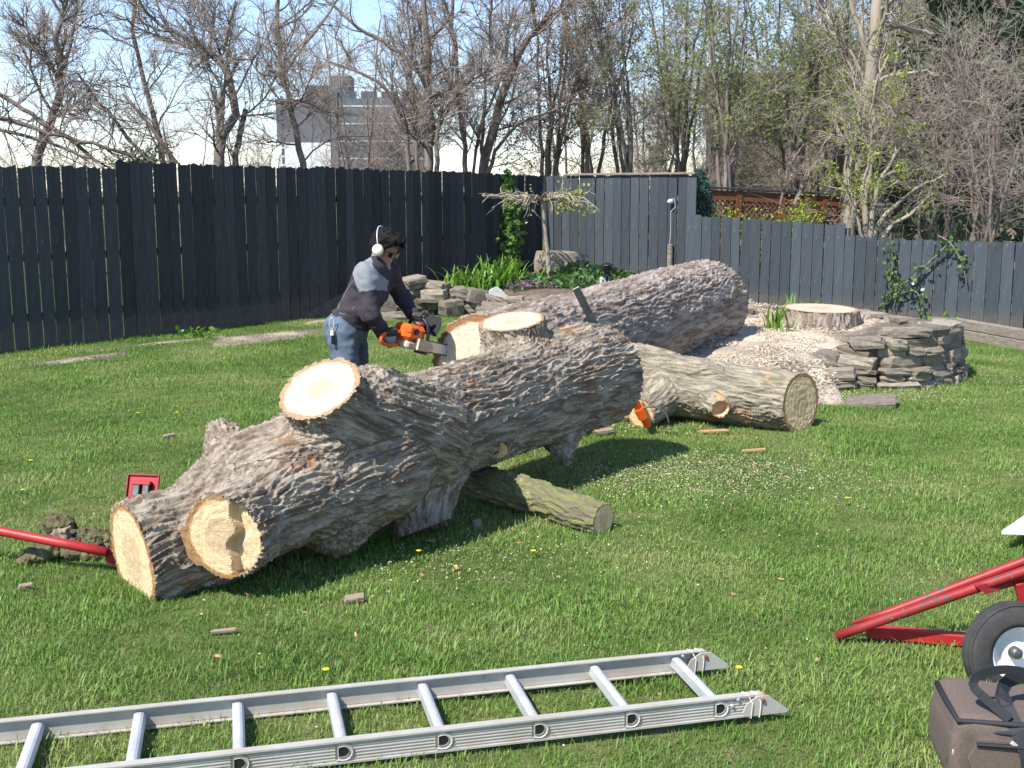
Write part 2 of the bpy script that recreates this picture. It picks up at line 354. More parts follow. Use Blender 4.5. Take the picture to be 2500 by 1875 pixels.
c1 = ramp(N, L, world_noise(N, L, 1.1, 5), [(.38, (.135,.245,.045)), (.50, (.19,.32,.065)), (.63, (.29,.37,.115))])
c2 = ramp(N, L, world_noise(N, L, 45, 2), [(.40, (.78,.78,.78)), (.60, (1.15,1.14,1.10)), (.70, (1.5,1.4,1.45))])
mx = N.new('ShaderNodeMix'); mx.data_type = 'RGBA'; mx.blend_type = 'MULTIPLY'; mx.inputs[0].default_value = 1; L.new(c1, mx.inputs[6]); L.new(c2, mx.inputs[7])
oi = N.new('ShaderNodeAttribute'); oi.attribute_name = 'dry'
mx2 = N.new('ShaderNodeMix'); mx2.data_type = 'RGBA'; L.new(oi.outputs['Fac'], mx2.inputs[0]); L.new(mx.outputs[2], mx2.inputs[6]); mx2.inputs[7].default_value = (.30,.26,.13,1)
L.new(mx2.outputs[2], b.inputs['Base Color'])
tr = N.new('ShaderNodeBsdfTranslucent'); L.new(mx2.outputs[2], tr.inputs[0]); ms = N.new('ShaderNodeMixShader'); ms.inputs[0].default_value = .35
L.new(b.outputs[0], ms.inputs[1]); L.new(tr.outputs[0], ms.inputs[2]); L.new(ms.outputs[0], N['Material Output'].inputs[0]); M['grass'] = m
# chip strewn mound: pale shavings over dark soil
m = mat('chip_strewn_soil', (.5,.4,.3), 1, spec=.05, bump=.015, bscale=55); N = m.node_tree.nodes; L = m.node_tree.links
n1 = world_noise(N, L, 1.5, 4); n2 = world_noise(N, L, 38, 4)
ma = N.new('ShaderNodeMath'); ma.operation = 'ADD'; L.new(n1, ma.inputs[0]); L.new(n2, ma.inputs[1])
at_ = N.new('ShaderNodeAttribute'); at_.attribute_name = 'chips'
mb = N.new('ShaderNodeMath'); mb.operation = 'MULTIPLY_ADD'; L.new(at_.outputs['Fac'], mb.inputs[0]); mb.inputs[1].default_value = .5; L.new(ma.outputs[0], mb.inputs[2])
mc = N.new('ShaderNodeMath'); mc.operation = 'MULTIPLY'; L.new(mb.outputs[0], mc.inputs[0]); mc.inputs[1].default_value = .6
L.new(ramp(N, L, mc.outputs[0], [(.64, (.125,.10,.085)), (.73, (.26,.215,.17)), (.81, (.43,.36,.275)), (.93, (.57,.48,.37))]), N['Principled BSDF'].inputs['Base Color']); M['mound'] = m

# ------------------------------------------------------------------ terrain
def lawn_z(x, y):
    x = np.asarray(x, float); y = np.asarray(y, float)
    return -.13*ss(2.5, 5.5, x)*ss(9, 13.5, y) + .012*np.sin(x*1.7+.6)*np.sin(y*1.3)
def grid(x0, x1, y0, y1, st):
    xs = np.arange(x0, x1+1e-6, st); ys = np.arange(y0, y1+1e-6, st); X, Y = np.meshgrid(xs, ys); nx, ny = len(xs), len(ys)
    i = np.arange(nx*ny).reshape(ny, nx); Q = np.stack([i[:-1,:-1], i[:-1,1:], i[1:,1:], i[1:,:-1]], -1).reshape(-1, 4)
    return X.ravel(), Y.ravel(), Q
# far ground, one sheet to the horizon with the lawn inside it
xs = np.concatenate([[-1500,-300,-60], np.arange(-12, 14.1, .25), [60, 300, 1500]])
ys = np.concatenate([[-300,-20], np.arange(0, 26.1, .25), [60, 300, 2500]])
X, Y = np.meshgrid(xs, ys); nx, ny = len(xs), len(ys); i = np.arange(nx*ny).reshape(ny, nx)
Q = np.stack([i[:-1,:-1], i[:-1,1:], i[1:,1:], i[1:,:-1]], -1).reshape(-1, 4); X = X.ravel(); Y = Y.ravel()
ob('ground', np.stack([X, Y, lawn_z(X, Y)], 1), Q, M['lawn'], kind='structure')

FL0 = np.array([-5.5, 12.2]); FLd = np.array([.6265, .7794])          # left fence line
CORN = FL0 + FLd*9.7
FRd = np.array([math.cos(R(40)), -math.sin(R(40))])                    # right fence line from the corner
def left_of_fence(x, y): return (x-FL0[0])*FLd[1]-(y-FL0[1])*FLd[0]     # > 0 on the garden side
def in_front_right(x, y): return -((x-CORN[0])*(-FRd[1])+(y-CORN[1])*FRd[0])  # > 0 on the garden side
WALL = np.array([(3.98,13.1),(4.25,12.3),(4.32,11.4),(4.15,10.65),(3.8,10.2),(3.35,9.98),(2.95,10.1),(2.72,10.4)])
def chaikin(P, n=2):
    for _ in range(n):
        A = P[:-1]*.75+P[1:]*.25; B = P[:-1]*.25+P[1:]*.75; P = np.concatenate([P[:1], np.stack([A, B], 1).reshape(-1, 2), P[-1:]])
    return P
WALLc = chaikin(WALL)
def side(path, x, y):
    """signed distance to a polyline, positive on its left"""
    best = np.full(np.shape(x), 1e9); sg = np.zeros(np.shape(x))
    for a, b in zip(path[:-1], path[1:]):
        d = b-a; t = np.clip(((x-a[0])*d[0]+(y-a[1])*d[1])/d.dot(d), 0, 1)
        dx = x-a[0]-t*d[0]; dy = y-a[1]-t*d[1]; q = np.hypot(dx, dy); m_ = q < best
        best = np.where(m_, q, best); sg = np.where(m_, np.sign(d[0]*dy-d[1]*dx), sg)
    return best*sg
def mound_z(x, y):
    e = ((x-2.9)/2.9)**2+((y-12.6)/3.7)**2; s = side(WALLc, x, y)
    h = .30*ss(0, .6, 1-e)+.12*ss(2.9, 4.0, x)*ss(1.0, .1, -s)*(s < 0)*ss(14.5, 12.5, y)
    return np.where((s > -.04) & (np.abs(s) < 3) & (x > 2.75), -.25, h)
X, Y, Q = grid(-.1, 5.2, 8.6, 17.0, .06)
H = mound_z(X, Y); Z = lawn_z(X, Y)+H-.03+.02*fbm(np.stack([X*3, Y*3, X*0], 1))*(H > .02)
o = ob('soil_mound', np.stack([X, Y, Z], 1), Q, M['mound'], kind='structure')
at2 = o.data.attributes.new('chips', 'FLOAT', 'POINT')
chipv = (1-np.clip(np.hypot(X-3.0, (Y-11.6)*.75)/2.3, 0, 1)) + .3*(X < 3.2) - .75*ss(2.9, 3.4, X)*ss(12.5, 11.5, Y)
at2.data.foreach_set('value', chipv.astype(np.float32))
def mz(x, y): return float(max(lawn_z(x, y), lawn_z(x, y)+mound_z(np.array([x]), np.array([y]))[0]-.03))
# corner bed
BED = chaikin(np.array([(-2.9,15.45),(-2.2,15.9),(-1.2,16.25),(-.3,16.1),(.8,15.7),(1.6,16.0),(2.3,16.8),(2.7,17.9)]))
def bed_z(x, y):
    s = side(BED, x, y); return np.where(s > 0, .28*ss(-.05, .35, s)+.16*np.exp(-((x-.75)**2+(y-18)**2)/.8)+.05, -.15)
X, Y, Q = grid(-3.2, 3.2, 15.2, 20.2, .08)
o = ob('garden_bed', np.stack([X, Y, lawn_z(X, Y)+bed_z(X, Y)+.02*fbm(np.stack([X*3, Y*3, X*0], 1))], 1), Q, M['soil'], kind='structure')
def bz(x, y): return float(lawn_z(x, y)+bed_z(np.array([x]), np.array([y]))[0])

# ------------------------------------------------------------------ fences
def board_mesh(name, wd, ht, m, seed, ragged=.018, notch=0):
    rs = np.random.default_rng(seed); n = 5; xs = np.linspace(-wd/2, wd/2, n)
    top = ht+rs.uniform(-ragged, ragged, n); th = .019
    P = [(xs[0], 0)]+[(xs[-1], 0)]+[(xs[k], top[k]) for k in range(n-1, -1, -1)]
    V = np.array([(a, -th/2, b) for a, b in P]+[(a, th/2, b) for a, b in P]); k = len(P)
    Fc = [tuple(range(k)), tuple(range(2*k-1, k-1, -1))]+[((i+1) % k, i, k+i, k+(i+1) % k) for i in range(k)]
    return mesh_np(name, V, Fc, m, smooth=False)
def fence(label, p0, d, length, pitch, heights, m, base=-.03, gap=.014, cat='fence', jit=.008, seed=0, postmat=None, railz=(.35, 1.0, 1.6)):
    """heights: function of distance -> top height"""
    t = thing('wooden_fence', (p0[0], p0[1], 0), label, cat)
    ang = math.atan2(d[1], d[0]); rs = random.Random(seed); cache = {}
    s = 0.0
    while s < length-pitch*.5:
        wj = pitch*rs.choice((.93, 1.0, 1.0, 1.06)); ht = heights(s+wj/2); key = (round(wj, 3), round(ht, 2), rs.randint(0, 2))
        if key not in cache: cache[key] = board_mesh('board', wj-gap, ht-base, m, hash(key) & 0xffff)
        c = p0+d*(s+wj/2); o = link('board', cache[key], t)
        z = float(lawn_z(c[0], c[1])); o.location = (c[0]-p0[0]+rs.uniform(-.002, .002), c[1]-p0[1]+rs.uniform(-jit, jit)*.5, z+base+rs.uniform(-.006, .006))
        o.rotation_euler = (0, R(rs.uniform(-.4, .4)), ang+R(rs.uniform(-1.6, 1.6))); s += wj
    back = np.array([-d[1], d[0]])
    if back.dot(p0+d*length/2) < 0: back = -back
    for zr in railz:
        a = p0+back*.034; hmin = min(heights(x) for x in np.linspace(.05, length-.05, 12))
        if zr > hmin-.1: continue
        c = p0+d*length/2+back*.034; zz = float(lawn_z(c[0], c[1]))
        MB().box((c[0], c[1], zr+zz), (length-.01, .038, .088), rotz(ang)).build('rail', M['oldwood'], t)
    s = .06
    while s < length:
        c = p0+d*s+back*.105; MB().box((c[0], c[1], heights(s)/2-.1+float(lawn_z(*c))), (.089, .089, heights(s)+.1), rotz(ang)).build('post', M['oldwood'], t); s += 2.4
    return t
EXT = 3.2
def hl(s):                      # left fence top heights with its small steps (s measured from the left outer end)
    q = s-EXT; px_steps = [(2.02, 1.965), (5.05, 2.065), (99, 2.03)]
    if q < 1.55: return 1.97
    if q < 4.60: return 2.055-(q-1.55)*.018
    return 2.03-(q-4.6)*.012
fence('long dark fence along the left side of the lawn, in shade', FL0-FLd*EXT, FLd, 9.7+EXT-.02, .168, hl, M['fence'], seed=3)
def seg_s(px):                  # distance along right fence seen at photo column px
    u = (px-CX)/F
    # solve for the distance at which the fence crosses the vertical plane of this column (depth measured at ground)
    lo, hi = 0., 14.
    for _ in range(40):
        mid = (lo+hi)/2; p = CORN+FRd*mid; zc = p[1]*CPI+HC*.35*SPI
        if p[0]/zc < u: lo = mid
        else: hi = mid
    return lo
s1, s2, s3 = seg_s(1690), seg_s(2062), 12.5
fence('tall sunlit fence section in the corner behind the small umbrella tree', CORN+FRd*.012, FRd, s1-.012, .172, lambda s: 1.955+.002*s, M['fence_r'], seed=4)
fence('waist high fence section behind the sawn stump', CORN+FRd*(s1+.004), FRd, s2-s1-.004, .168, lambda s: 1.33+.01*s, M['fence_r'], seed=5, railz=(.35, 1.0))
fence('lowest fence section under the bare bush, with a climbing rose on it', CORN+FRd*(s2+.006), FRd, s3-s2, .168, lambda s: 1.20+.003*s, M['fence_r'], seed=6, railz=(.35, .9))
# weathered cap rail on tall section and its end post
c0 = CORN+FRd*.45; c1 = CORN+FRd*(s1+.05); cm = (c0+c1)/2
MBc = MB().box((cm[0], cm[1], 1.985), (np.linalg.norm(c1-c0), .10, .035), rotz(math.atan2(*FRd[::-1])), .004)
capt = tag(MBc.build('cap_rail', M['oldwood']), 'weathered unpainted cap rail lying on the tall corner fence section', 'rail')

# ------------------------------------------------------------------ signed distance modelling
def seg(P, a, b, ra, rb):
    a = np.array(a, float); b = np.array(b, float); d = b-a
    t = np.clip(((P-a)@d)/max(d.dot(d), 1e-9), 0, 1)
    return np.linalg.norm(P-a-t[:, None]*d, axis=1)-(ra+(rb-ra)*t), t
def limb_sdf(P, pts):
    best = None
    for a, b in zip(pts[:-1], pts[1:]):
        d, _ = seg(P, a[:3], b[:3], a[3], b[3]); best = d if best is None else np.minimum(best, d)
    return best
def smin(a, b, k):
    h = np.clip(.5+.5*(b-a)/k, 0, 1); return b*(1-h)+a*h-k*h*(1-h)
def ell(P, c, r, Mx=None):
    q = P-np.array(c)
    if Mx is not None: q = q@np.array(Mx)
    r = np.array(r, float); k0 = np.linalg.norm(q/r, axis=1); k1 = np.linalg.norm(q/(r*r), axis=1)
    return k0*(k0-1)/np.maximum(k1, 1e-6)
def surf(sdf, lo, hi, h):
    lo = np.array(lo, float); hi = np.array(hi, float); B = 8
    nb = np.ceil((hi-lo)/(h*B)).astype(int)+1; n = nb*B
    D = np.full(tuple(n), 9., np.float32)
    bi = np.stack(np.meshgrid(*[np.arange(k) for k in nb], indexing='ij'), -1).reshape(-1, 3)
    dc = sdf(lo+(bi*B+B/2-.5)*h); act = np.abs(dc) < h*B*1.15
    neg = bi[(~act) & (dc < 0)]
    for b in neg: D[b[0]*B:b[0]*B+B, b[1]*B:b[1]*B+B, b[2]*B:b[2]*B+B] = -9
    ab = bi[act]; off = np.stack(np.meshgrid(*[np.arange(B)]*3, indexing='ij'), -1).reshape(-1, 3)
    for k in range(0, len(ab), 1500):
        I = (ab[k:k+1500, None, :]*B+off[None]).reshape(-1, 3); D[I[:, 0], I[:, 1], I[:, 2]] = sdf(lo+I*h)
    S = D < 0; c = [D[i:n[0]-1+i, j:n[1]-1+j, k:n[2]-1+k] for i in (0, 1) for j in (0, 1) for k in (0, 1)]
    cs = sum((q < 0).astype(np.int8) for q in c); cell = (cs > 0) & (cs < 8); I = np.argwhere(cell); vid = np.full(cell.shape, -1, np.int64); vid[cell] = np.arange(len(I))
    co = np.array([(i, j, k) for i in (0, 1) for j in (0, 1) for k in (0, 1)], float); vals = np.stack([q[cell] for q in c], 1)
    acc = np.zeros((len(I), 3)); cnt = np.zeros(len(I))
    for a in range(8):
        for b in range(a+1, 8):
            if np.abs(co[a]-co[b]).sum() != 1: continue
            va, vb = vals[:, a], vals[:, b]; m_ = (va < 0) != (vb < 0); t = va/np.where(m_, va-vb, 1); t = np.clip(t, 0, 1)
            acc[m_] += co[a]+t[m_, None]*(co[b]-co[a]); cnt[m_] += 1
    V = lo+(I+acc/cnt[:, None])*h; Fs = []
    for ax in range(3):
        o1, o2 = [(1, 2), (2, 0), (0, 1)][ax]
        sl0 = [slice(None)]*3; sl1 = [slice(None)]*3; sl0[ax] = slice(0, -1); sl1[ax] = slice(1, None)
        E = S[tuple(sl0)] != S[tuple(sl1)]; J = np.argwhere(E); J = J[(J[:, o1] > 0) & (J[:, o2] > 0) & (J[:, o1] < n[o1]-1) & (J[:, o2] < n[o2]-1)]
        e1 = np.eye(3, dtype=int)[o1]; e2 = np.eye(3, dtype=int)[o2]
        q = [vid[tuple((J-x).T)] for x in (e1*0, e1, e1+e2, e2)]; Qd = np.stack(q, 1)
        inside = S[tuple(J.T)]; Qd[~inside] = Qd[~inside][:, ::-1]; Fs.append(Qd)
    Fq = np.concatenate(Fs); Fq = Fq[(Fq >= 0).all(1)]
    return V, Fq
def grad(sdf, V, e=.004):
    g = np.stack([sdf(V+np.eye(3)[k]*e)-sdf(V-np.eye(3)[k]*e) for k in range(3)], 1); return g/(np.linalg.norm(g, axis=1)[:, None]+1e-9)
def bark_q(P, axis, st):
    axis = np.array(axis, float); axis /= np.linalg.norm(axis); Wd = P + .017*np.stack([pn(P*4.5), pn(P*4.5+9), pn(P*4.5+31)], 1)
    return Wd - axis*(Wd@axis)[:, None]*(1-1/st)
def bark_h(P, axis, Fq=17., st=5.5, seed=0.):
    q = bark_q(P, axis, st)*Fq+seed
    a = np.abs(pn(q)); b = np.abs(pn(q*1.7+5)); c = pn(q*.45+41)
    h = (1-ss(.09, .22, a))*(.75+.35*c)+.40*(1-ss(.05, .18, b))
    return h-.55+.10*pn(P*70)
def log_object(name, limbs, cuts, h, k, matb, amp, root, Fq=17., st=5.5, extra=None, kbump=None):
    """limbs: list of (points xyzr, smooth k); cuts: list of (centre, normal, r, material, style)"""
    allp = np.array([p for l in limbs for p in l]); lo = (allp[:, :3]-allp[:, 3:]).min(0)-.08; hi = (allp[:, :3]+allp[:, 3:]).max(0)+.08
    def sdf(P):
        d = limb_sdf(P, limbs[0])
        for l in limbs[1:]: d = smin(d, limb_sdf(P, l), k)
        if extra is not None: d = extra(P, d)
        return d
    V, Q = surf(sdf, lo, hi, h)
    n = grad(sdf, V); big = 0; wsum = 0
    for i_, l in enumerate(limbs):
        wgt = np.exp(-np.clip(limb_sdf(V, l), -.05, 1)/.055)
        ax = np.array(l[-1][:3])-np.array(l[0][:3]); big = big+wgt*bark_h(V, ax, Fq, st, i_*3.7); wsum = wsum+wgt
    hgt = big/wsum
    lump = fbm(V*3.1, 2)*.7+.25*pn(V*6)
    V0 = V.copy(); V = V+n*(hgt*amp+lump*amp*.55)[:, None]
    mi = np.zeros(len(Q), int); caps = []
    for (c, nc, r, mt, style) in cuts:
        c = np.array(c, float); nc = np.array(nc, float); nc /= np.linalg.norm(nc)
        rel = V0-c; a = rel@nc; per = rel-a[:, None]*nc; rho = np.linalg.norm(per, axis=1)
        m_ = (a > -h*.2) & (rho < r*1.16) & (a < r*1.25)
        rd = per/(rho[:, None]+1e-9); fall = np.clip(rho/r, 0, 1)**6
        newp = c+per*1.0+rd*(fall*(hgt*amp*.75))[:, None]
        off = np.zeros(len(V))
        if style == 'step':
            ex = np.cross(nc, (0, 0, 1)); ex /= np.linalg.norm(ex); ey = np.cross(ex, nc); q = per@(-ex)+.0; qy = per@ey
            bd = q-(.035+.02*np.sin(qy*22)+.012*np.sin(qy*51)); off = -.05*ss(-.004, .008, bd)+.0
            off = off+.05*.4*ss(.03, .07, bd)
        if style == 'hollow': off = -.08*ss(1.0, .55, rho/r)
        newp = newp+nc*(off+.0025*pn(V*np.array([30, 30, 30])))[:, None]
        V[m_] = newp[m_]
        fm = m_[Q].all(1); mi[fm] = 1; caps.append((fm, rho/r*(1+.0*hgt)+0*rho, mt))
        # bark ring: rho beyond about .93 is bark
    rho_all = np.zeros(len(V)); capsel = np.zeros(len(Q), bool)
    for fm, rr, mt in caps:
        idx = np.unique(Q[fm]); remap = np.full(len(V), -1); remap[idx] = np.arange(len(idx))
        o = ob('cut_face', V[idx], remap[Q[fm]], mt, root, smooth=False)
        at3 = o.data.attributes.new('rho', 'FLOAT', 'POINT'); at3.data.foreach_set('value', rr[idx].astype(np.float32)); capsel |= fm
    keep = ~capsel; idx = np.unique(Q[keep]); remap = np.full(len(V), -1); remap[idx] = np.arange(len(idx))
    o = ob('bark', V[idx], remap[Q[keep]], matb, root, smooth=True); W0 = V0[idx]; dl = np.stack([limb_sdf(W0, l) for l in limbs], 1); dom = dl.argmin(1); bq = np.zeros_like(W0)
    for i_, l in enumerate(limbs):
        mm_ = dom == i_
        if mm_.any(): bq[mm_] = bark_q(W0[mm_], np.array(l[-1][:3])-np.array(l[0][:3]), st)
    o.data.attributes.new('bq', 'FLOAT_VECTOR', 'POINT').data.foreach_set('vector', bq.astype(np.float32).ravel())
    return V

# main forked log
def L_(*p): return [tuple(q) for q in p]
c1 = at(322, 1362, 4.78); c2 = at(546, 1312, 4.62); c3 = at(780, 948, 5.07); c4 = at(1250, 783, 6.85)
rootA = thing('forked_log', (-.3, 6.2, 0), 'huge forked trunk lying across the lawn with four pale sawn limb ends', 'log')
limbsA = [
    L_((-.86,5.42,.42,.33), (-.60,5.72,.46,.31), (-.35,6.09,.49,.295), (.12,6.75,.52,.305), (.46,7.17,.55,.32), (.58,7.32,.55,.315)),
    L_((-.80,5.50,.40,.30), (-1.2,5.17,.35,.275), tuple(c1+np.array([.25,.2,.03]))+(.252,), tuple(c1)+(.245,)),
    L_((-.66,5.38,.42,.28), (-.98,5.02,.37,.215), tuple(c2+np.array([.07,.20,.02]))+(.190,), tuple(c2)+(.186,)),
    L_((-.45,5.62,.52,.25), (-.66,5.34,.70,.205), tuple(c3+np.array([.05,.10,-.15]))+(.190,), tuple(c3)+(.190,)),
    L_((.08,6.72,.55,.24), tuple(c4+np.array([.02,.03,-.16]))+(.205,), tuple(c4)+(.196,)),
    L_((-.46,5.85,.32,.23), (-.47,5.62,.14,.165), (-.45,5.52,.055,.14)),
    L_((.33,6.98,.40,.16), (.30,6.70,.23,.085), (.31,6.65,.16,.052)),
    L_((-.04,6.42,.46,.13), (-.070,6.10,.345,.062), (-.072,6.06,.338,.055)),
    L_((-1.25,5.35,.35,.20), (-1.38,5.42,.50,.11), (-1.42,5.44,.57,.06)),
    L_((-.80,5.30,.26,.20), (-.82,5.16,.20,.16)),
    L_((-1.18,4.98,.50,.05), (-1.0,4.97,.57,.065), (-.80,5.02,.58,.05)),
    L_((.25,7.0,.78,.07), (.42,7.2,.80,.09), (.56,7.3,.74,.08)),
]
def nrm(a, b): a = np.array(a[:3]); b = np.array(b[:3]); return (b-a)/np.linalg.norm(b-a)
cutsA = [(limbsA[0][-1][:3], nrm(limbsA[0][-2], limbsA[0][-1]), .315, M['cut_pink'], ''),
         (c1, nrm(limbsA[1][-2], limbsA[1][-1]), .245, M['cut_heart'], ''),
         (c2, nrm(limbsA[2][-2], limbsA[2][-1]), .188, M['cut_heart'], 'step'),
         (c3, nrm(limbsA[3][-2], limbsA[3][-1]), .192, M['cut'], ''),
         (c4, nrm(limbsA[4][-2], limbsA[4][-1]), .198, M['cut'], ''),
         (limbsA[5][-1][:3], (.35,-.25,-.9), .14, M['cut_old'], ''),
         (limbsA[7][-1][:3], nrm(limbsA[7][-2], limbsA[7][-1]), .056, M['cut_old'], '')]
log_object('forked_log', limbsA, cutsA, .0062, .085, M['bark'], .0215, rootA, Fq=34, st=7.5)

# rear butt log
rootB = thing('butt_log', (.9, 10.2, 0), 'thick rear log being sawn, its far end raised over the chip mound', 'log')
a_ = np.array([-.215,7.68,.525]); b_ = np.array([2.03,11.95,.56]); dB = (b_-a_)/np.linalg.norm(b_-a_)
log_object('butt_log', [L_((*a_, .375), (*(a_+dB*1.8), .39), (*(a_+dB*3.3), .435), (*b_, .45))],
           [(a_, -dB, .375, M['cut_pink'], ''), (b_, dB, .45, M['cut_pink'], '')], .0105, .1, M['bark_far'], .021, rootB, Fq=28, st=8)

# log lying right, with hollow stub
rootC = thing('limb_log', (1.4, 8.5, 0), 'greenish grey log with a hollow stub lying in front of the chip mound', 'log')
eC = at(1955, 985, 8.12); nC = np.array([.66,-.75,.04]); nC /= np.linalg.norm(nC)
log_object('limb_log', [L_((.70,8.95,.28,.25), (1.05,8.72,.27,.245), (1.45,8.48,.25,.225), (*(eC-nC*.12), .222), (*eC, .22)),
                        L_((1.20,8.55,.24,.17), (.98,8.32,.12,.13), (.94,8.27,.11,.12)),
                        L_((1.42,8.42,.22,.14), (1.50,8.18,.17,.075), (1.505,8.14,.165,.068)),
                        L_((1.15,8.50,.40,.05), (1.38,8.38,.43,.07), (1.58,8.30,.37,.045)),
                        L_((.80,8.85,.50,.05), (1.0,8.68,.51,.06), (1.2,8.6,.47,.045))],
           [(eC, nC, .22, M['cut_old'], ''), ((.94,8.27,.11), nrm((1.0,8.35,.13), (.94,8.27,.11)), .12, M['cut_old'], ''), ((1.505,8.14,.165), nrm((1.5,8.18,.17), (1.505,8.14,.165)), .068, M['cut_old'], 'hollow')],
           .009, .06, M['bark_c'], .015, rootC, Fq=32, st=7)
# small mossy log under the trunk
rootD = thing('mossy_log', (.15, 5.9, 0), 'short mossy green log poking out from under the forked trunk', 'log')
eD = at(1474, 1270, 5.60); nD = np.array([.72,-.66,-.02]); nD /= np.linalg.norm(nD)
log_object('mossy_log', [L_((-.22,6.28,.115,.10), (.12,5.95,.105,.095), (*(eD-nD*.06), .088), (*eD, .086))],
           [(eD, nD, .086, M['cut_old'], ''), ((-.22,6.28,.115), -nD, .1, M['cut_old'], '')], .006, .05, M['bark_moss'], .011, rootD, Fq=30, st=5)
# sawn stump on the mound
sc_ = np.array([3.37, 12.5, .455])
rootS = thing('tree_stump', (sc_[0], sc_[1], .2), 'wide low stump with a fresh pale top on the chip mound', 'stump')
log_object('tree_stump', [L_((sc_[0], sc_[1], .0, .50), (sc_[0], sc_[1], .25, .435), (*sc_, .415))], [(sc_, (0.02,-.03,1), .415, M['cut'], '')], .013, .05, M['bark_far'], .024, rootS, Fq=14, st=4)

# ------------------------------------------------------------------ stones
def stone_mesh(seed, nm='stone'):
    rs = np.random.default_rng(seed); n = 4; pts = {}; V = []; Fc = []
    def vid(p):
        k = tuple(np.round(p, 4))
        if k not in pts: pts[k] = len(V); V.append(p)
        return pts[k]
    for ax in range(3):
        for sg in (-1, 1):
            for i in range(3):
                for j in range(3):
                    f = []
                    for (a, b) in ((i, j), (i+1, j), (i+1, j+1), (i, j+1)):
                        p = np.zeros(3); p[ax] = sg; p[(ax+1) % 3] = (a/1.5-1); p[(ax+2) % 3] = (b/1.5-1); f.append(vid(p))
                    Fc.append(f if sg > 0 else f[::-1])
    V = np.array(V); rad = np.abs(V).max(1); l = np.linalg.norm(V, axis=1)
    V = V*(1-.16*(l-1)[:, None])                                   # knock corners in
    V = V+.14*np.stack([pn(V*1.1+seed*3.1), pn(V*1.1+40+seed), pn(V*1.1+80+seed)], 1)+.05*rs.uniform(-1, 1, V.shape)*np.array([1, 1, .6])
    V[:, 0] += .12*rs.uniform(-1, 1)*V[:, 2]
    return mesh_np(nm, V*.5, Fc, M['stone'], smooth=False)
STM = [stone_mesh(k) for k in range(10)]
STB = [q.copy() for q in STM]
for q in STB: q.materials[0] = M['stone_brown']
def put_stone(t, c, size, rz, tilt=0, me=None, **kw):
    o = link('stone', me or random.choice(STM), t, **kw); rl = root_loc(t)
    o.location = (c[0]-rl[0], c[1]-rl[1], c[2]-rl[2]); o.scale = size; o.rotation_euler = (R(random.uniform(-4, 4)), R(random.uniform(-4, 4)+tilt), rz); return o
def dry_wall(t, path, heights, thick=.28, seed=1, lmin=.16, lmax=.40, cmin=.055, cmax=.12, rj=13, tj=4, pool=None):
    random.seed(seed); d = np.linalg.norm(np.diff(path, axis=0), axis=1); cum = np.concatenate([[0], np.cumsum(d)]); Ltot = cum[-1]; z = 0; cap = False
    while z < .8:
        ch = random.uniform(cmin, cmax); s = random.uniform(-.1, .05); any_ = False
        while s < Ltot:
            ln = random.uniform(lmin, lmax); sm = s+ln/2
            if sm < Ltot and z+ch*.6 < heights(sm/Ltot):
                k = min(max(np.searchsorted(cum, sm)-1, 0), len(d)-1); q = (sm-cum[k])/d[k]; p = path[k]*(1-q)+path[k+1]*q; tg = path[k+1]-path[k]
                nrm_ = np.array([-tg[1], tg[0]])/np.linalg.norm(tg); pp = p+nrm_*(random.uniform(-.035, .035)-z*.10)
                any_ = True
                put_stone(t, (pp[0], pp[1], float(lawn_z(*pp))+z+ch/2), (ln*1.02, thick*random.uniform(.85, 1.15), ch*random.uniform(1.0, 1.22)), math.atan2(tg[1], tg[0])+R(random.uniform(-rj, rj)), random.uniform(-tj, tj), random.choice(pool or STM+STB[:5]))
            s += ln*.97
        z += ch*.96
        if not any_: break
wallT = thing('dry_stone_wall', (3.9, 11, 0), 'curved dry stone retaining wall on the right edge of the chip mound', 'stone wall')
dry_wall(wallT, WALLc, lambda f: .44+.10*ss(.3, .6, f)-.34*ss(.80, 1.0, f), seed=4)
# loose stones at its left foot
random.seed(9)
looseT = []
for k, (px, py, sx, sy, sz, a, lab) in enumerate([
        (2110,912,.42,.30,.11,10,'flat slab half buried in sawdust at the left foot of the stone wall'),
        (2045,905,.30,.18,.10,-20,'small dark slate at the left tip of the stone wall'),
        (2120,870,.24,.14,.34,15,'upright boulder leaning on the left end of the stone wall'),
        (2020,930,.5,.22,.06,5,'long thin slab lying in pale chips left of the stone wall'),
        (2125,968,.38,.30,.06,-12,'flat triangular stone in the grass in front of the stone wall')]):
    p = gp(px, py+14, (.03,.12,.22,.03,.03)[k]); o = link('loose_stone', random.choice(STM)); o.location = (p[0], p[1], (.12,.14,.24,.05,.03)[k]); o.scale = (sx, sy, sz)
    o.rotation_euler = (R(5), R(-6), R(a)); tag(o, lab, 'stone')
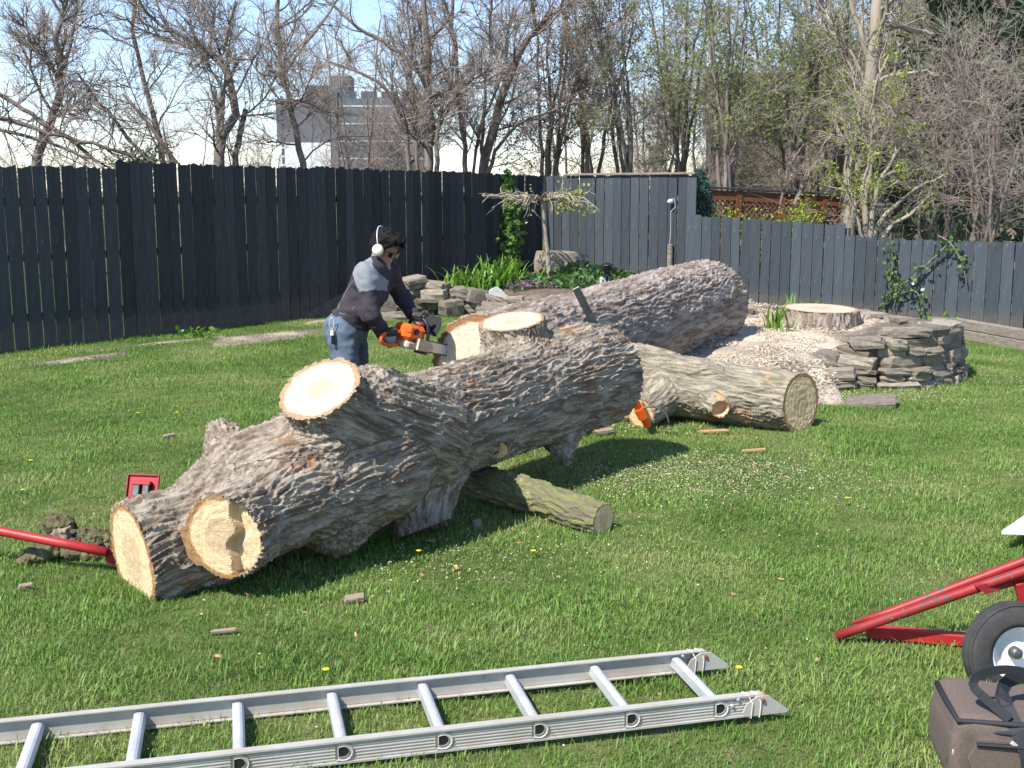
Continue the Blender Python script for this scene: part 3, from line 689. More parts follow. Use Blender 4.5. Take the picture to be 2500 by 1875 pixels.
# rear rock border of the corner bed
rockT = thing('rock_border', (-1.2, 16.2, 0), 'rough stacked rocks edging the corner bed behind the man', 'rock wall')
random.seed(21)
dry_wall(rockT, BED[5:23], lambda f: .16+.36*math.exp(-((f-.22)/.16)**2)+.10*math.exp(-((f-.55)/.2)**2), thick=.28, seed=12, lmin=.15, lmax=.46, cmin=.055, cmax=.13, rj=28, tj=12, pool=STB+STM[:2])
for k, (px, py, Yd, s, a, t_, pale) in enumerate([
        (918,745,15.5,(.55,.4,.34),20,-18,0), (965,770,15.5,(.5,.35,.13),10,0,0), (975,745,15.6,(.30,.3,.2),50,30,0),
        (1215,735,16.0,(.34,.07,.30),-12,38,1), (1165,722,16.1,(.32,.3,.2),20,10,0), (1060,722,16.0,(.36,.3,.18),-10,0,0), (1100,750,15.9,(.3,.3,.22),30,0,0),
        (870,770,15.6,(.35,.3,.14),5,0,0), (1385,735,15.9,(.5,.3,.14),5,0,0), (1195,757,15.9,(.4,.25,.1),0,0,0)]):
    p = at(px, py, Yd); me = random.choice(STB)
    if pale: me = me.copy(); me.materials[0] = M['stone_pale']
    put_stone(rockT, p, s, R(a), t_, me, **({'label': 'pale blue grey slate leaning on the rocks'} if pale else {}))
for (px, py, Yd, s, lab) in [(1372,655,18.2,(.75,.55,.55),'rounded brown boulder beside the umbrella tree trunk'), (1160,695,16.7,(.3,.25,.16),'small brown rock half hidden under strap leaves')]:
    p = at(px, py, Yd); o = link('boulder', STM[3]); o.location = p; o.scale = s; o.rotation_euler = (0, R(6), R(25)); tag(o, lab, 'boulder')
p = gp(1795, 745, .18); o = link('boulder', STM[6]); o.location = (2.45, 13.7, mz(2.45, 13.7)+.03); o.scale = (.9,.6,.26); tag(o, 'flat grey boulder in the chips behind the raised log end', 'boulder')
# landscape timbers at right
tb = thing('timber_edging', (5.4, 13.2, 0), 'stacked weathered timber edging by the fence at far right', 'edging')
pa = gp(2325, 818, -.1); pb = np.array([6.5, 11.3, -.1]); dd = (pb-pa)[:2]; ln = np.linalg.norm(dd); ang = math.atan2(dd[1], dd[0])
for k, z in enumerate((-.06, .065)):
    MB().box(((pa[0]+pb[0])/2, (pa[1]+pb[1])/2+k*.01, z), (ln-k*.1, .12-.01*k, .12), rotz(ang), .008).build('timber', M['oldwood'], tb)

# ------------------------------------------------------------------ plants: vectorised branching
def spawn(Pl, rad, m, k, lf, ang, up=.25, curl=.18, tmin=.15, tmax=1.0, rf=.5, rs=None, rmin=.003):
    """children polylines of polylines Pl (n,K,3) with radii rad (n,); returns (n*m,k,3), radii"""
    rs = rs or rng; n, K, _ = Pl.shape; pl0 = np.linalg.norm(np.diff(Pl, axis=1), axis=2).sum(1); idx = rs.choice(n, n*m, p=pl0/pl0.sum()); t = rs.uniform(tmin, tmax, n*m)*(K-1.001); i0 = t.astype(int); fr = (t-i0)[:, None]
    base = Pl[idx, i0]*(1-fr)+Pl[idx, i0+1]*fr; T = Pl[idx, i0+1]-Pl[idx, i0]; T /= np.linalg.norm(T, axis=1)[:, None]+1e-9
    plen = np.linalg.norm(np.diff(Pl, axis=1), axis=2).sum(1)[idx]
    rnd = rs.normal(size=(n*m, 3)); side_ = rnd-T*(rnd*T).sum(1)[:, None]; side_ /= np.linalg.norm(side_, axis=1)[:, None]+1e-9
    a = np.radians(rs.uniform(ang[0], ang[1], n*m))[:, None]; D = T*np.cos(a)+side_*np.sin(a)
    ln = plen*rs.uniform(lf[0], lf[1], n*m)*(1.1-.5*t/(K-1)); st = (ln/(k-1))[:, None]
    out = np.zeros((n*m, k, 3)); out[:, 0] = base; bend = rs.normal(size=(n*m, 3))*curl*.5
    for j in range(1, k):
        D = D+bend+rs.normal(size=D.shape)*curl; D[:, 2] += up*.4; D /= np.linalg.norm(D, axis=1)[:, None]; out[:, j] = out[:, j-1]+D*st
    return out, np.maximum(rad[idx]*rf*rs.uniform(.7, 1.1, n*m), rmin)
def tubes(Pl, rad, sides, taper=.35):
    n, K, _ = Pl.shape; T = np.gradient(Pl, axis=1); T /= np.linalg.norm(T, axis=2)[:, :, None]+1e-9
    ref = np.where(np.abs(T[:, :1, 2:3]) < .8, np.array([0, 0, 1.]), np.array([1., 0, 0])); x = np.cross(np.broadcast_to(ref, T.shape), T); x /= np.linalg.norm(x, axis=2)[:, :, None]+1e-9; y = np.cross(T, x)
    rr = rad[:, None]*np.linspace(1, taper, K)[None]; a = np.arange(sides)/sides*2*math.pi
    V = Pl[:, :, None, :]+rr[:, :, None, None]*(np.cos(a)[None, None, :, None]*x[:, :, None, :]+np.sin(a)[None, None, :, None]*y[:, :, None, :])
    b = (np.arange(n)*K*sides)[:, None, None]+(np.arange(K-1)*sides)[None, :, None]; s = np.arange(sides); s2 = (s+1) % sides
    Q = np.stack([b+s, b+s2, b+sides+s2, b+sides+s], -1).reshape(-1, 4); return V.reshape(-1, 3), Q
def join(parts):
    V = []; Q = []; n = 0
    for v, q in parts: V.append(v); Q.append(q+n); n += len(v)
    return np.concatenate(V), np.concatenate(Q)
def leaves(P, size, rs=None, up=0.0, narrow=.55):
    """quad leaf at each point"""
    rs = rs or rng; n = len(P); a = rs.normal(size=(n, 3)); a /= np.linalg.norm(a, axis=1)[:, None]; b = rs.normal(size=(n, 3)); b[:, 2] += up; b -= a*(a*b).sum(1)[:, None]; b /= np.linalg.norm(b, axis=1)[:, None]
    s = (size*rs.uniform(.6, 1.3, n))[:, None]; V = np.stack([P, P+a*s*.5+b*s*narrow*.5, P+a*s, P+a*s*.5-b*s*narrow*.5], 1).reshape(-1, 3); return V, np.arange(4*n).reshape(-1, 4)
def resample(pts, K):
    pts = np.asarray(pts, float); d = np.concatenate([[0], np.cumsum(np.linalg.norm(np.diff(pts[:, :3], axis=0), axis=1))]); t = np.linspace(0, d[-1], K)
    # smooth by catmull-ish: interpolate then average
    out = np.stack([np.interp(t, d, pts[:, k]) for k in range(pts.shape[1])], 1)
    for _ in range(2): out[1:-1] = out[1:-1]*.5+(out[:-2]+out[2:])*.25
    return out
def tree(label, cat, mains, levels, bark='treebark', twig='twig', seed=0, leaf=None, name='bare_tree', group=None, K=14, jit=.02, base=None):
    """mains: list of polylines (x,y,z,r). levels: list of dicts for spawn; the first levels are 'branch', the last is twigs"""
    rs = np.random.default_rng(seed); base = mains[0][0][:3] if base is None else base
    t = thing(name, (base[0], base[1], 0), label, cat, group); tp = []; PL = []
    for mpts in mains:
        q = resample(mpts, K); L_m = np.linalg.norm(q[-1, :3]-q[0, :3]); q[1:, :3] += rs.normal(size=(K-1, 3))*jit*min(1, L_m/3)
        v, f = tubes_var(q, 9); tp.append((v, f)); PL.append(q)
    V, Q = join(tp); ob('trunk', V, Q, M[bark], t)
    cur = np.stack([q[:, :3] for q in PL]); rad = np.array([q[:, 3].mean() for q in PL]); br = []; tips = None
    for li, lv in enumerate(levels):
        lv = dict(lv); sides = lv.pop('sides', 3); cur, rad = spawn(cur, rad, rs=rs, **lv)
        v, q = tubes(cur, rad, sides); br.append((v, q, li))
    main_br = [(v, q) for v, q, li in br if li < len(levels)-1]; tw = [(v, q) for v, q, li in br if li == len(levels)-1]
    if main_br: V, Q = join(main_br); ob('branches', V, Q, M[bark], t, kind='stuff')
    V, Q = join(tw); ob('twigs', V, Q, M[twig], t, kind='stuff')
    if leaf:
        P = cur[:, 1:].reshape(-1, 3); nl = leaf.get('n', len(P)); P = P[rs.integers(0, len(P), nl)]+rs.normal(size=(nl, 3))*.02
        if 'zmin' in leaf: P = P[P[:, 2] > leaf['zmin']]
        V, Q = leaves(P, leaf['size'], rs); ob('leaves', V, Q, M[leaf['mat']], t, smooth=False, kind='stuff')
    return t
def tubes_var(q, sides):
    mbx = MB().tube(q[:, :3], q[:, 3], sides, cap=True); V = np.concatenate(mbx.V); Q = [f for f in mbx.F if len(f) == 4]; return V, np.array(Q)
def tr(Y, pts, dY=0):
    """photo trace (px, py, radius in m) at depth Y"""
    return [tuple(at(px, py, Y+dY*i))+(r*.5,) for i, (px, py, r) in enumerate(pts)]
std = lambda a=5, b=5, c=5, up=.2: [dict(m=a+3, k=7, lf=(.28, .5), ang=(28, 65), up=up, curl=.16, rf=.42, sides=5, rmin=.010),
                 dict(m=b+2, k=6, lf=(.35, .6), ang=(25, 65), up=up*.8, curl=.2, rf=.5, sides=3, rmin=.006),
                 dict(m=c+5, k=4, lf=(.35, .8), ang=(25, 60), up=up*.5, curl=.22, rf=.5, sides=3, rmin=.0032)]
Yt = 17.5
tree('grey tree with a forked trunk rising behind the far left fence boards', 'tree',
     [tr(15.5, [(80,470,.14),(88,390,.13),(112,320,.12),(150,250,.105),(152,165,.09),(142,110,.08),(150,30,.065),(165,-80,.05)]),
      tr(15.5, [(155,170,.06),(172,110,.045),(186,30,.04),(192,-80,.03)])], std(9, 8, 7), seed=1)
tree('slim leaning tree left of the S shaped trunk', 'tree', [tr(17, [(420,470,.10),(400,385,.09),(375,270,.075),(340,170,.06),(326,60,.05),(322,-60,.035)])], std(10, 8, 6), seed=2)
tree('pale S shaped tree trunk with a lopped stub behind the fence', 'tree',
     [tr(16.5, [(528,480,.17),(530,400,.16),(540,335,.15),(575,270,.125),(585,225,.105),(560,165,.09),(520,115,.08),(440,95,.065),(390,75,.05),(340,20,.045),(300,-60,.03)]),
      tr(16.3, [(532,335,.07),(542,230,.06),(565,175,.055),(587,140,.05)]),
      tr(16.3, [(545,125,.05),(555,80,.045),(575,0,.03)])], std(8, 8, 7), bark='treebark', seed=3)
tree('short lopped grey stem beside the S shaped tree', 'tree', [tr(16.6, [(572,470,.09),(576,380,.085),(590,310,.08),(599,268,.075)])],
     [dict(m=6, k=6, lf=(.5, 1.1), ang=(20, 60), up=.3, curl=.2, rf=.3, sides=3, rmin=.008), dict(m=8, k=5, lf=(.4, .7), ang=(25, 60), up=.2, curl=.25, rf=.5, sides=3, rmin=.004)], seed=31)
tree('brown tree in front of the apartment tower', 'tree',
     [tr(17, [(748,480,.11),(742,400,.10),(718,300,.085),(692,215,.075),(680,120,.065),(676,-60,.045)]), tr(17, [(690,190,.05),(740,110,.042),(800,40,.035),(840,-30,.025)])], std(9, 8, 6), bark='treebark_dark', seed=4)
tree('many stemmed dark tree with long limbs arching to the left', 'tree',
     [tr(20, [(1048,480,.17),(1045,380,.16),(1052,280,.14),(1048,190,.12),(1040,80,.10),(1035,-80,.07)]),
      tr(20, [(1045,200,.09),(1000,145,.08),(950,108,.07),(890,80,.06),(850,50,.05),(800,0,.04)]),
      tr(20.3, [(1000,470,.08),(1003,380,.08),(975,250,.07),(940,205,.06),(870,170,.05),(800,150,.04)]),
      tr(19.8, [(1060,470,.09),(1065,350,.08),(1075,250,.06),(1110,170,.055),(1100,60,.045),(1070,-40,.03)]),
      tr(20.2, [(1025,470,.06),(1015,330,.055),(1010,200,.05),(1000,60,.04),(990,-60,.03)])], std(10, 7, 5), bark='treebark_dark', seed=5)
tree('clump of thick stems leaning right behind the left fence end', 'tree',
     [tr(21, [(1165,480,.19),(1185,380,.17),(1212,280,.15),(1240,185,.13),(1290,90,.11),(1350,30,.09),(1440,-30,.06)]),
      tr(21, [(1140,480,.10),(1135,380,.09),(1120,260,.08),(1112,160,.07),(1105,40,.06),(1110,-60,.04)]),
      tr(21.3, [(1195,480,.08),(1175,360,.07),(1180,240,.06),(1200,120,.05),(1210,-40,.04)]),
      tr(20.8, [(1180,480,.09),(1200,380,.07),(1260,300,.05),(1350,270,.04),(1430,250,.025)]),
      tr(21.3, [(1150,470,.06),(1165,330,.055),(1230,180,.05),(1250,20,.04)])], std(9, 7, 5), bark='treebark_dark', seed=6)
# fallen tangle of limbs at far left
tree('tangle of fallen limbs lying behind the far left fence', 'brush', [tr(14.5, [(-120,265,.055),(20,290,.055),(110,320,.05),(240,350,.045),(330,380,.04)]),
     tr(14.7, [(-100,300,.045),(60,330,.045),(160,360,.04),(250,400,.035)]), tr(15, [(-60,190,.05),(60,270,.06),(160,330,.055),(230,390,.05)]),
     tr(15.4, [(190,180,.03),(260,270,.045),(330,360,.05),(380,400,.05)]), tr(15.2, [(300,230,.03),(370,310,.05),(430,400,.06)])],
     [dict(m=16, k=6, lf=(.3, .8), ang=(30, 80), up=.15, curl=.25, rf=.22, sides=3, rmin=.010), dict(m=7, k=5, lf=(.4, .8), ang=(30, 70), up=.1, curl=.25, rf=.5, sides=3, rmin=.0045)], bark='treebark_brown', name='fallen_limbs', seed=7)
# upright young trees with first green
k = 0
kinds = [('slender bare tree with reddish buds, left of the budding trees', 1335, 22.5, 'bud', .5), ('upright thin tree in front of the gap above the cap rail', 1450, 23, 'bud', .8),
         ('budding tree leaning left above the cap rail', 1530, 22, 'bud_green', .5), ('budding pale green tree right of the cap rail', 1770, 21, 'bud_green', 1.0),
         ('bushy budding tree above the brown lattice fence', 1930, 22, 'bud_green', 1.2), ('tall thin budding tree at the end of the brown lattice fence', 2035, 23.5, 'bud_green', 1.2), ('slender pale budding tree above the blue green juniper', 1665, 23.5, 'bud_green', .7)]
for (lab, px, Yd, lm, am) in kinds:
    rs = random.Random(px); mains = []
    for q in range(5):
        x0 = px+rs.uniform(-22, 22); dx = rs.uniform(-110, 110); Yq = Yd+rs.uniform(-.5, .5)
        mains.append(tr(Yq, [(x0,500,.085),(x0+dx*.12,390,.075),(x0+dx*.35+rs.uniform(-12,12),260,.06),(x0+dx*.7+rs.uniform(-15,15),120,.045),(x0+dx,-60,.025)]))
    tree(lab, 'tree', mains, std(4, 5, 4, .25), bark='treebark_dark' if px % 2 else 'treebark', twig='twig_grey', seed=px, leaf=dict(n=int(6500*am), size=.055, mat=lm))
tree('huge pale straight trunk with a mossy limb crossing to the right', 'tree',
     [tr(20, [(2068,600,.30),(2075,480,.27),(2098,330,.25),(2125,200,.23),(2140,80,.22),(2142,-80,.19)]),
      tr(20, [(2150,55,.11),(2190,62,.09),(2250,78,.08),(2310,95,.075),(2360,135,.06)]), tr(20, [(2128,190,.10),(2105,90,.09),(2080,20,.08),(2060,-60,.06)]),
      tr(20.2, [(2318,100,.09),(2280,40,.10),(2268,-60,.11)])], std(4, 4, 3), bark='treebark_pale', twig='twig_grey', seed=8, leaf=dict(n=1500, size=.05, mat='bud_green'))
tree('pale many stemmed shrub tree spreading above the lowest fence section', 'tree',
     [tr(17, [(2115,600,.10),(2118,540,.09),(2095,480,.05),(2110,440,.045),(2130,380,.04),(2120,280,.035),(2145,180,.03)]),
      tr(17, [(2125,600,.09),(2128,520,.08),(2150,430,.06),(2190,370,.045),(2230,320,.035)]),
      tr(17, [(2130,600,.09),(2145,540,.07),(2190,500,.06),(2230,460,.045),(2300,430,.03)]),
      tr(17, [(2120,600,.09),(2110,500,.07),(2130,400,.06),(2128,300,.05),(2140,200,.04),(2170,140,.03)]),
      tr(17, [(2140,600,.07),(2180,545,.06),(2240,515,.055),(2270,470,.035)]), tr(16.8, [(2110,600,.05),(2090,520,.045),(2060,440,.035),(2070,380,.02)])],
     std(2, 3, 1, .1), bark='treebark_pale', twig='twig_grey', seed=9, leaf=dict(n=2200, size=.05, mat='leaf_yellow'), name='shrub_tree')
tree('dark leaning stem above the brown lattice fence', 'tree', [tr(19.5, [(1940,500,.08),(1965,440,.075),(2005,385,.07),(2030,350,.06)]), tr(19.6, [(1905,500,.05),(1925,400,.04),(1965,350,.03)])], std(6, 6, 4, .1), bark='treebark_dark', seed=10)
# weeping brown bush at right
for (lab, px, Yd, sd) in [('dense grey brown weeping bush above the right end of the fence', 2400, 16.5, 41), ('tangled bare bush left of the weeping bush', 2290, 18, 42), ('tall arching bush cut by the right picture edge', 2540, 15.5, 43)]:
    rs = random.Random(sd); mains = []
    for q in range(9):
        x0 = px+rs.uniform(-35, 35); dx = rs.uniform(-170, 170); hh = rs.uniform(60, 330)
        mains.append(tr(Yd+rs.uniform(-.6, .6), [(x0,640,.05),(x0+dx*.15,520,.045),(x0+dx*.45,400-hh*.3,.035),(x0+dx*.8,330-hh*.7,.025),(x0+dx*1.15,330-hh*.85,.015)]))
    tree(lab, 'bush', mains, [dict(m=8, k=7, lf=(.4, .8), ang=(20, 60), up=-.05, curl=.15, rf=.4, sides=3, rmin=.007), dict(m=12, k=6, lf=(.3, .6), ang=(20, 55), up=-.12, curl=.18, rf=.5, sides=3, rmin=.0035)],
         bark='treebark_dark', twig='twig', seed=sd, name='bare_bush')
# far thicket of trees sharing meshes
def proto_tree(seed, hgt=9.0, leaf=None, stems=3):
    rs = np.random.default_rng(seed); mains = []
    for q in range(stems):
        a = rs.uniform(0, 6.28); ln = rs.uniform(.6, 1.8); mains.append([(0,0,0,.075),(ln*.2*math.cos(a),ln*.2*math.sin(a),hgt*.25,.06),(ln*.6*math.cos(a),ln*.6*math.sin(a),hgt*.6,.042),(ln*math.cos(a),ln*math.sin(a),hgt,.02)])
    t = tree('', 'tree', mains, std(10, 7, 6, .15), bark='treebark_dark', twig='twig', seed=seed, name='thicket_tree', leaf=leaf); return t
def dup(root, loc, rz, scale, label, group=None):
    r = root.copy(); COL.objects.link(r); r.location = loc; r.rotation_euler = (0, 0, rz); r.scale = (scale,)*3; r['label'] = label
    if group: r['group'] = group
    for ch in list(root.children):
        c = ch.copy(); COL.objects.link(c); c.parent = r
    return r
protos = [proto_tree(101), proto_tree(102, 8, dict(n=4500, size=.07, mat='bud_green'), 5), proto_tree(103, 7, dict(n=1200, size=.06, mat='bud'), 6)]
spots = [(200,24,2,.36),(450,25,0,.40),(640,26,2,.40),(870,26,0,.62),(940,30,2,.6),(1390,32,0,.7),(1580,31,2,.7),(1690,31,1,.7),
         (1800,33,2,.75),(1930,31,0,.75),(2000,29,1,.8),(2070,32,2,.9),(2180,28,1,.9),(2250,29,0,1.1),(2310,25,1,.9),(2370,24,2,.8),(2440,27,0,1.1),(2500,23,1,.9),(60,23,2,.34)]
for i, (px, Yd, kd, s) in enumerate(spots):
    p = at(px, 465, Yd); lab = 'bare tree lost in the brown tangle beyond the fences'
    dup(protos[kd], (p[0], p[1], -.3), random.uniform(0, 6.28), s, lab, 'far thicket trees')
for t in protos:
    for ch in list(t.children): bpy.data.objects.remove(ch)
    bpy.data.objects.remove(t)
# conifer at top right
def conifer(label, loc, hgt, rad, seed, n=5200, mt='conifer', size=.3, name='conifer_tree', trunk=True, cat='tree'):
    rs = np.random.default_rng(seed); t = thing(name, loc, label, cat)
    if trunk: MB().tube([(loc[0], loc[1], -.1), (loc[0], loc[1], hgt*.5), (loc[0], loc[1], hgt*.97)], [.16, .1, .02], 8).build('trunk', M['treebark_dark'], t)
    z = rs.uniform(.05, 1, n)**.8; a = rs.uniform(0, 6.28, n); lay = (np.sin(z*44+a*1.3)+1)*.15+.7; rr = rad*(1-z)**.75*lay*np.sqrt(rs.uniform(.25, 1, n))+.04
    P = np.stack([loc[0]+rr*np.cos(a), loc[1]+rr*np.sin(a), loc[2]+z*hgt-rr*.15], 1); V, Q = leaves(P, size, rs, narrow=.3); ob('foliage', V, Q, M[mt], t, smooth=False, kind='stuff')
    return t
p = at(2420, 465, 20); conifer('dark green conifer behind the bare bushes at top right', (p[0], p[1], 0), 11, 2.6, 3, 9000)

# small umbrella tree in the corner bed
tp = at(1345, 690, 17.3); top = at(1328, 492, 17.3)
ut = thing('umbrella_tree', tp, 'small weeping standard tree with a flat umbrella crown in the corner bed', 'tree')
q = resample([tuple(tp-np.array([0,0,.15]))+(.045,), tuple(at(1338,620,17.3))+(.038,), tuple(at(1328,560,17.3))+(.036,), tuple(top)+(.045,), tuple(top+np.array([0,0,.04]))+(.05,)], 12)
V, Q = tubes_var(q, 8); ob('trunk', V, Q, M['treebark_pale'], ut)
rs = np.random.default_rng(4); n = 26; a = rs.uniform(0, 6.28, n); ln = rs.uniform(.45, .95, n); Pl = np.zeros((n, 8, 3)); tt = np.linspace(0, 1, 8)
for j in range(8):
    rr = ln*tt[j]; Pl[:, j] = top+np.stack([rr*np.cos(a+.3*tt[j]*np.sin(a*7)), rr*np.sin(a), .10*np.sin(tt[j]*2.2)-.22*(tt[j]**3)*(a % 1)+.05*rs.normal(size=n)*tt[j]], 1)
v1, q1 = tubes(Pl, np.full(n, .016), 5); c2_, r2_ = spawn(Pl, np.full(n, .016), 4, 6, (.2, .5), (25, 70), -.1, .3, rf=.5, rs=rs, rmin=.006); v2, q2 = tubes(c2_, r2_, 3)
V, Q = join([(v1, q1), (v2, q2)]); ob('branches', V, Q, M['treebark_pale'], ut, kind='stuff')
P = c2_[:, 2:].reshape(-1, 3); P = P[rs.uniform(size=len(P)) < np.where(P[:, 0] > top[0]+.22, .98, .10)]; P = np.repeat(P, 2, 0); P = P+rs.normal(size=(len(P), 3))*.035
V, Q = leaves(P, .06, rs, narrow=.7); ob('leaves', V, Q, M['leaf_pale'], ut, smooth=False, kind='stuff')
# ivy climbing the left fence near the corner
def climber(name, label, cat, pts, wid, n, mt, size, seed, stem='treebark'):
    """pts: world polyline in front of the fence"""
    rs = np.random.default_rng(seed); pts = np.array(pts, float); t = thing(name, pts[0], label, cat); q = resample(np.concatenate([pts, np.full((len(pts), 1), .012)], 1), 16)
    V, Q = tubes_var(q, 5); ob('stem', V, Q, M[stem], t); i = rs.uniform(0, 14.99, n); k = i.astype(int); f = (i-k)[:, None]; P = q[k, :3]*(1-f)+q[k+1, :3]*f
    wd = np.interp(i/15, np.linspace(0, 1, len(wid)), wid); P = P+np.stack([rs.normal(size=n)*wd*.6, rs.normal(size=n)*wd*.35-.03, rs.normal(size=n)*.05], 1)
    V, Q = leaves(P, size, rs, narrow=.8); ob('leaves', V, Q, M[mt], t, smooth=False, kind='stuff'); return t
def onleft(px, py, off=.10):
    r = ray(px, py); # intersect vertical plane of the left fence
    nrm2 = np.array([FLd[1], -FLd[0]]); k = (nrm2.dot(FL0)+off)/(nrm2[0]*r[0]+nrm2[1]*r[1]); return np.array([0, 0, HC])+r*k
def onright(px, py, off=.10):
    r = ray(px, py); nrm2 = np.array([FRd[1], -FRd[0]]); k = (nrm2.dot(CORN)+off)/(nrm2[0]*r[0]+nrm2[1]*r[1]); return np.array([0, 0, HC])+r*k
climber('ivy_plant', 'glossy green ivy column climbing the shaded fence near the corner', 'ivy', [onleft(1240,650), onleft(1238,590), onleft(1246,530), onleft(1240,480), onleft(1242,425)], [.16,.2,.17,.09,.03], 620, 'ivy', .10, 5)
rose = [[onright(2145,755), onright(2170,710), onright(2215,690), onright(2260,650), onright(2310,600)], [onright(2180,755), onright(2190,720), onright(2235,705), onright(2255,740), onright(2250,770)], [onright(2170,700), onright(2180,640), onright(2175,600)], [onright(2360,690), onright(2350,640), onright(2320,590), onright(2290,575)]]
rt = climber('climbing_rose', 'thin climbing rose with arching stems and sparse leaves on the right fence', 'climber', rose[0], [.02,.05,.09,.09,.09], 110, 'ivy', .06, 8)
for k, pr in enumerate(rose[1:]):
    q = resample(np.concatenate([np.array(pr), np.full((len(pr), 1), .009)], 1), 14); V, Q = tubes_var(q, 5); ob('stem', V, Q, M['treebark'], rt)
    rs = np.random.default_rng(k); P = q[rs.integers(2, 14, 60), :3]+rs.normal(size=(60, 3))*.05; V, Q = leaves(P, .06, rs, narrow=.8); ob('leaves', V, Q, M['ivy'], rt, smooth=False, kind='stuff')
# strap leaved clumps
def strap_clump(label, c, n, ht, spread, mt, seed, name='strap_leaf_plant', wdt=.018, cat='plant'):
    rs = np.random.default_rng(seed); Vv = []; Qq = []; m_ = 0
    for k in range(n):
        a = rs.uniform(0, 6.28); l = ht*rs.uniform(.6, 1.1); b = np.array(c)+np.array([rs.normal()*spread*.5, rs.normal()*spread*.35, 0]); lean = rs.uniform(.15, .75); tt = np.linspace(0, 1, 6)
        dx = np.array([math.cos(a), math.sin(a), 0]); sd = np.array([-dx[1], dx[0], 0])*wdt
        P = b+dx*(l*lean*tt**1.6)[:, None]+np.array([0, 0, 1.])*(l*(tt-.45*lean*tt**3))[:, None]; wv = (1-tt**2.5)*.9+.1
        V = np.concatenate([P-sd*wv[:, None], P+sd*wv[:, None]]); Vv.append(V); Qq += [(m_+i, m_+i+1, m_+6+i+1, m_+6+i) for i in range(5)]; m_ += 12
    o = ob(name, np.concatenate(Vv)-0, np.array(Qq), M[mt]); return tag(o, label, cat)
for (px, py, Yd, n, ht, sp, lab) in [(1205,705,16.6,75,.55,.42,'tall clump of bright strap leaves at the foot of the ivy'), (1150,715,16.5,60,.42,.35,'shorter clump of strap leaves behind the stacked rocks'), (1235,690,16.9,50,.5,.3,'right hand clump of strap leaves nearest the umbrella tree')]:
    p = at(px, py, Yd); p[2] = bz(p[0], p[1])-.02; strap_clump(lab, p, n, ht, sp, 'strapleaf', px)
for (px, py, Yd, n, ht, sp, lab) in [(1900,775,12.0,34,.36,.12,'bright green shoots drooping at the left edge of the stump'), (1930,740,13.2,12,.34,.06,'thin upright shoots behind the left of the stump'), (1982,735,13.3,16,.28,.12,'spiky green shoots behind the middle of the stump')]:
    p = at(px, py, Yd); p[2] = mz(p[0], p[1]); strap_clump(lab, p, n, ht, sp, 'strapleaf', px, wdt=.014)
# ground cover, purple flowers
def scatter_leaves(name, label, cx, cy, rx, ry, n, mt, size, zf, hmax, seed, cat='ground cover', stuff=True):
    rs = np.random.default_rng(seed); a = rs.uniform(0, 6.28, n); r = np.sqrt(rs.uniform(0, 1, n)); x = cx+rx*r*np.cos(a); y = cy+ry*r*np.sin(a)
    z = np.array([zf(q, w_) for q, w_ in zip(x, y)])+rs.uniform(0, 1, n)*hmax*(1-r**2*.7); V, Q = leaves(np.stack([x, y, z], 1), size, rs, narrow=.7)
    o = ob(name, V, Q, M[mt], smooth=False, kind='stuff'); o['label'] = label; o['category'] = cat; return o
scatter_leaves('ground_cover_foliage', 'dark green creeping plants covering the corner bed', 1.0, 17.0, 1.3, .75, 2200, 'cover', .07, bz, .12, 1)
scatter_leaves('ground_cover_foliage', 'low leafy plants right of the boulder in the bed', 1.25, 17.9, .8, .5, 1100, 'cover', .07, bz, .16, 2)
scatter_leaves('flower_patch', 'low purple flowers in front of the umbrella tree', .25, 16.5, .42, .22, 700, 'purple', .035, bz, .11, 3, 'flowers')
scatter_leaves('flower_patch_leaves', 'green leaves among the purple flowers', .2, 16.5, .5, .27, 600, 'cover', .045, bz, .09, 4, 'flowers')
# shrubs beyond the fence
def leafy_bush(name, label, c, r, n, mt, size, seed, narrow=.5, stems=12, cat='shrub'):
    rs = np.random.default_rng(seed); t = thing(name, (c[0], c[1], 0), label, cat); P0 = np.zeros((stems, 6, 3))
    for k in range(stems):
        a = rs.uniform(0, 6.28); tt = np.linspace(0, 1, 6)[:, None]; d = np.array([math.cos(a)*r[0]*.8, math.sin(a)*r[1]*.8, r[2]*1.9*rs.uniform(.6, 1)]); P0[k] = np.array([c[0], c[1], c[2]-r[2]])+d*tt*rs.uniform(.7, 1.05)
    v, q = tubes(P0, np.full(stems, .015), 3); c2_, r2_ = spawn(P0, np.full(stems, .015), 7, 5, (.25, .5), (20, 60), .2, .2, rs=rs, rmin=.005); v2, q2 = tubes(c2_, r2_, 3); V, Q = join([(v, q), (v2, q2)])
    ob('stems', V, Q, M['treebark'], t, kind='stuff'); P = c2_[:, 1:].reshape(-1, 3); P = P[rs.integers(0, len(P), n)]+rs.normal(size=(n, 3))*.09; V, Q = leaves(P, size, rs, narrow=narrow); ob('leaves', V, Q, M[mt], t, smooth=False, kind='stuff'); return t
p = at(1865, 545, 18); leafy_bush('yellow_shrub', 'bright yellow green shrub in front of the brown lattice fence', (p[0], p[1], p[2]-.25), (.95,.35,.50), 4200, 'leaf_yellow', .055, 6, stems=26)
p = at(1705, 495, 18.3); conifer('blue green juniper standing beside the end post of the tall fence', (p[0], p[1], p[2]-.75), 1.25, .42, 8, 5200, 'juniper', .07, 'juniper_bush', False, 'shrub')
pj = at(150, 420, 15); leafy_bush('evergreen_shrub', 'small green shrub showing above the far left fence', at(320, 372, 17)-np.array([0,0,.15]), (.6,.4,.35), 1200, 'ivy', .06, 12)
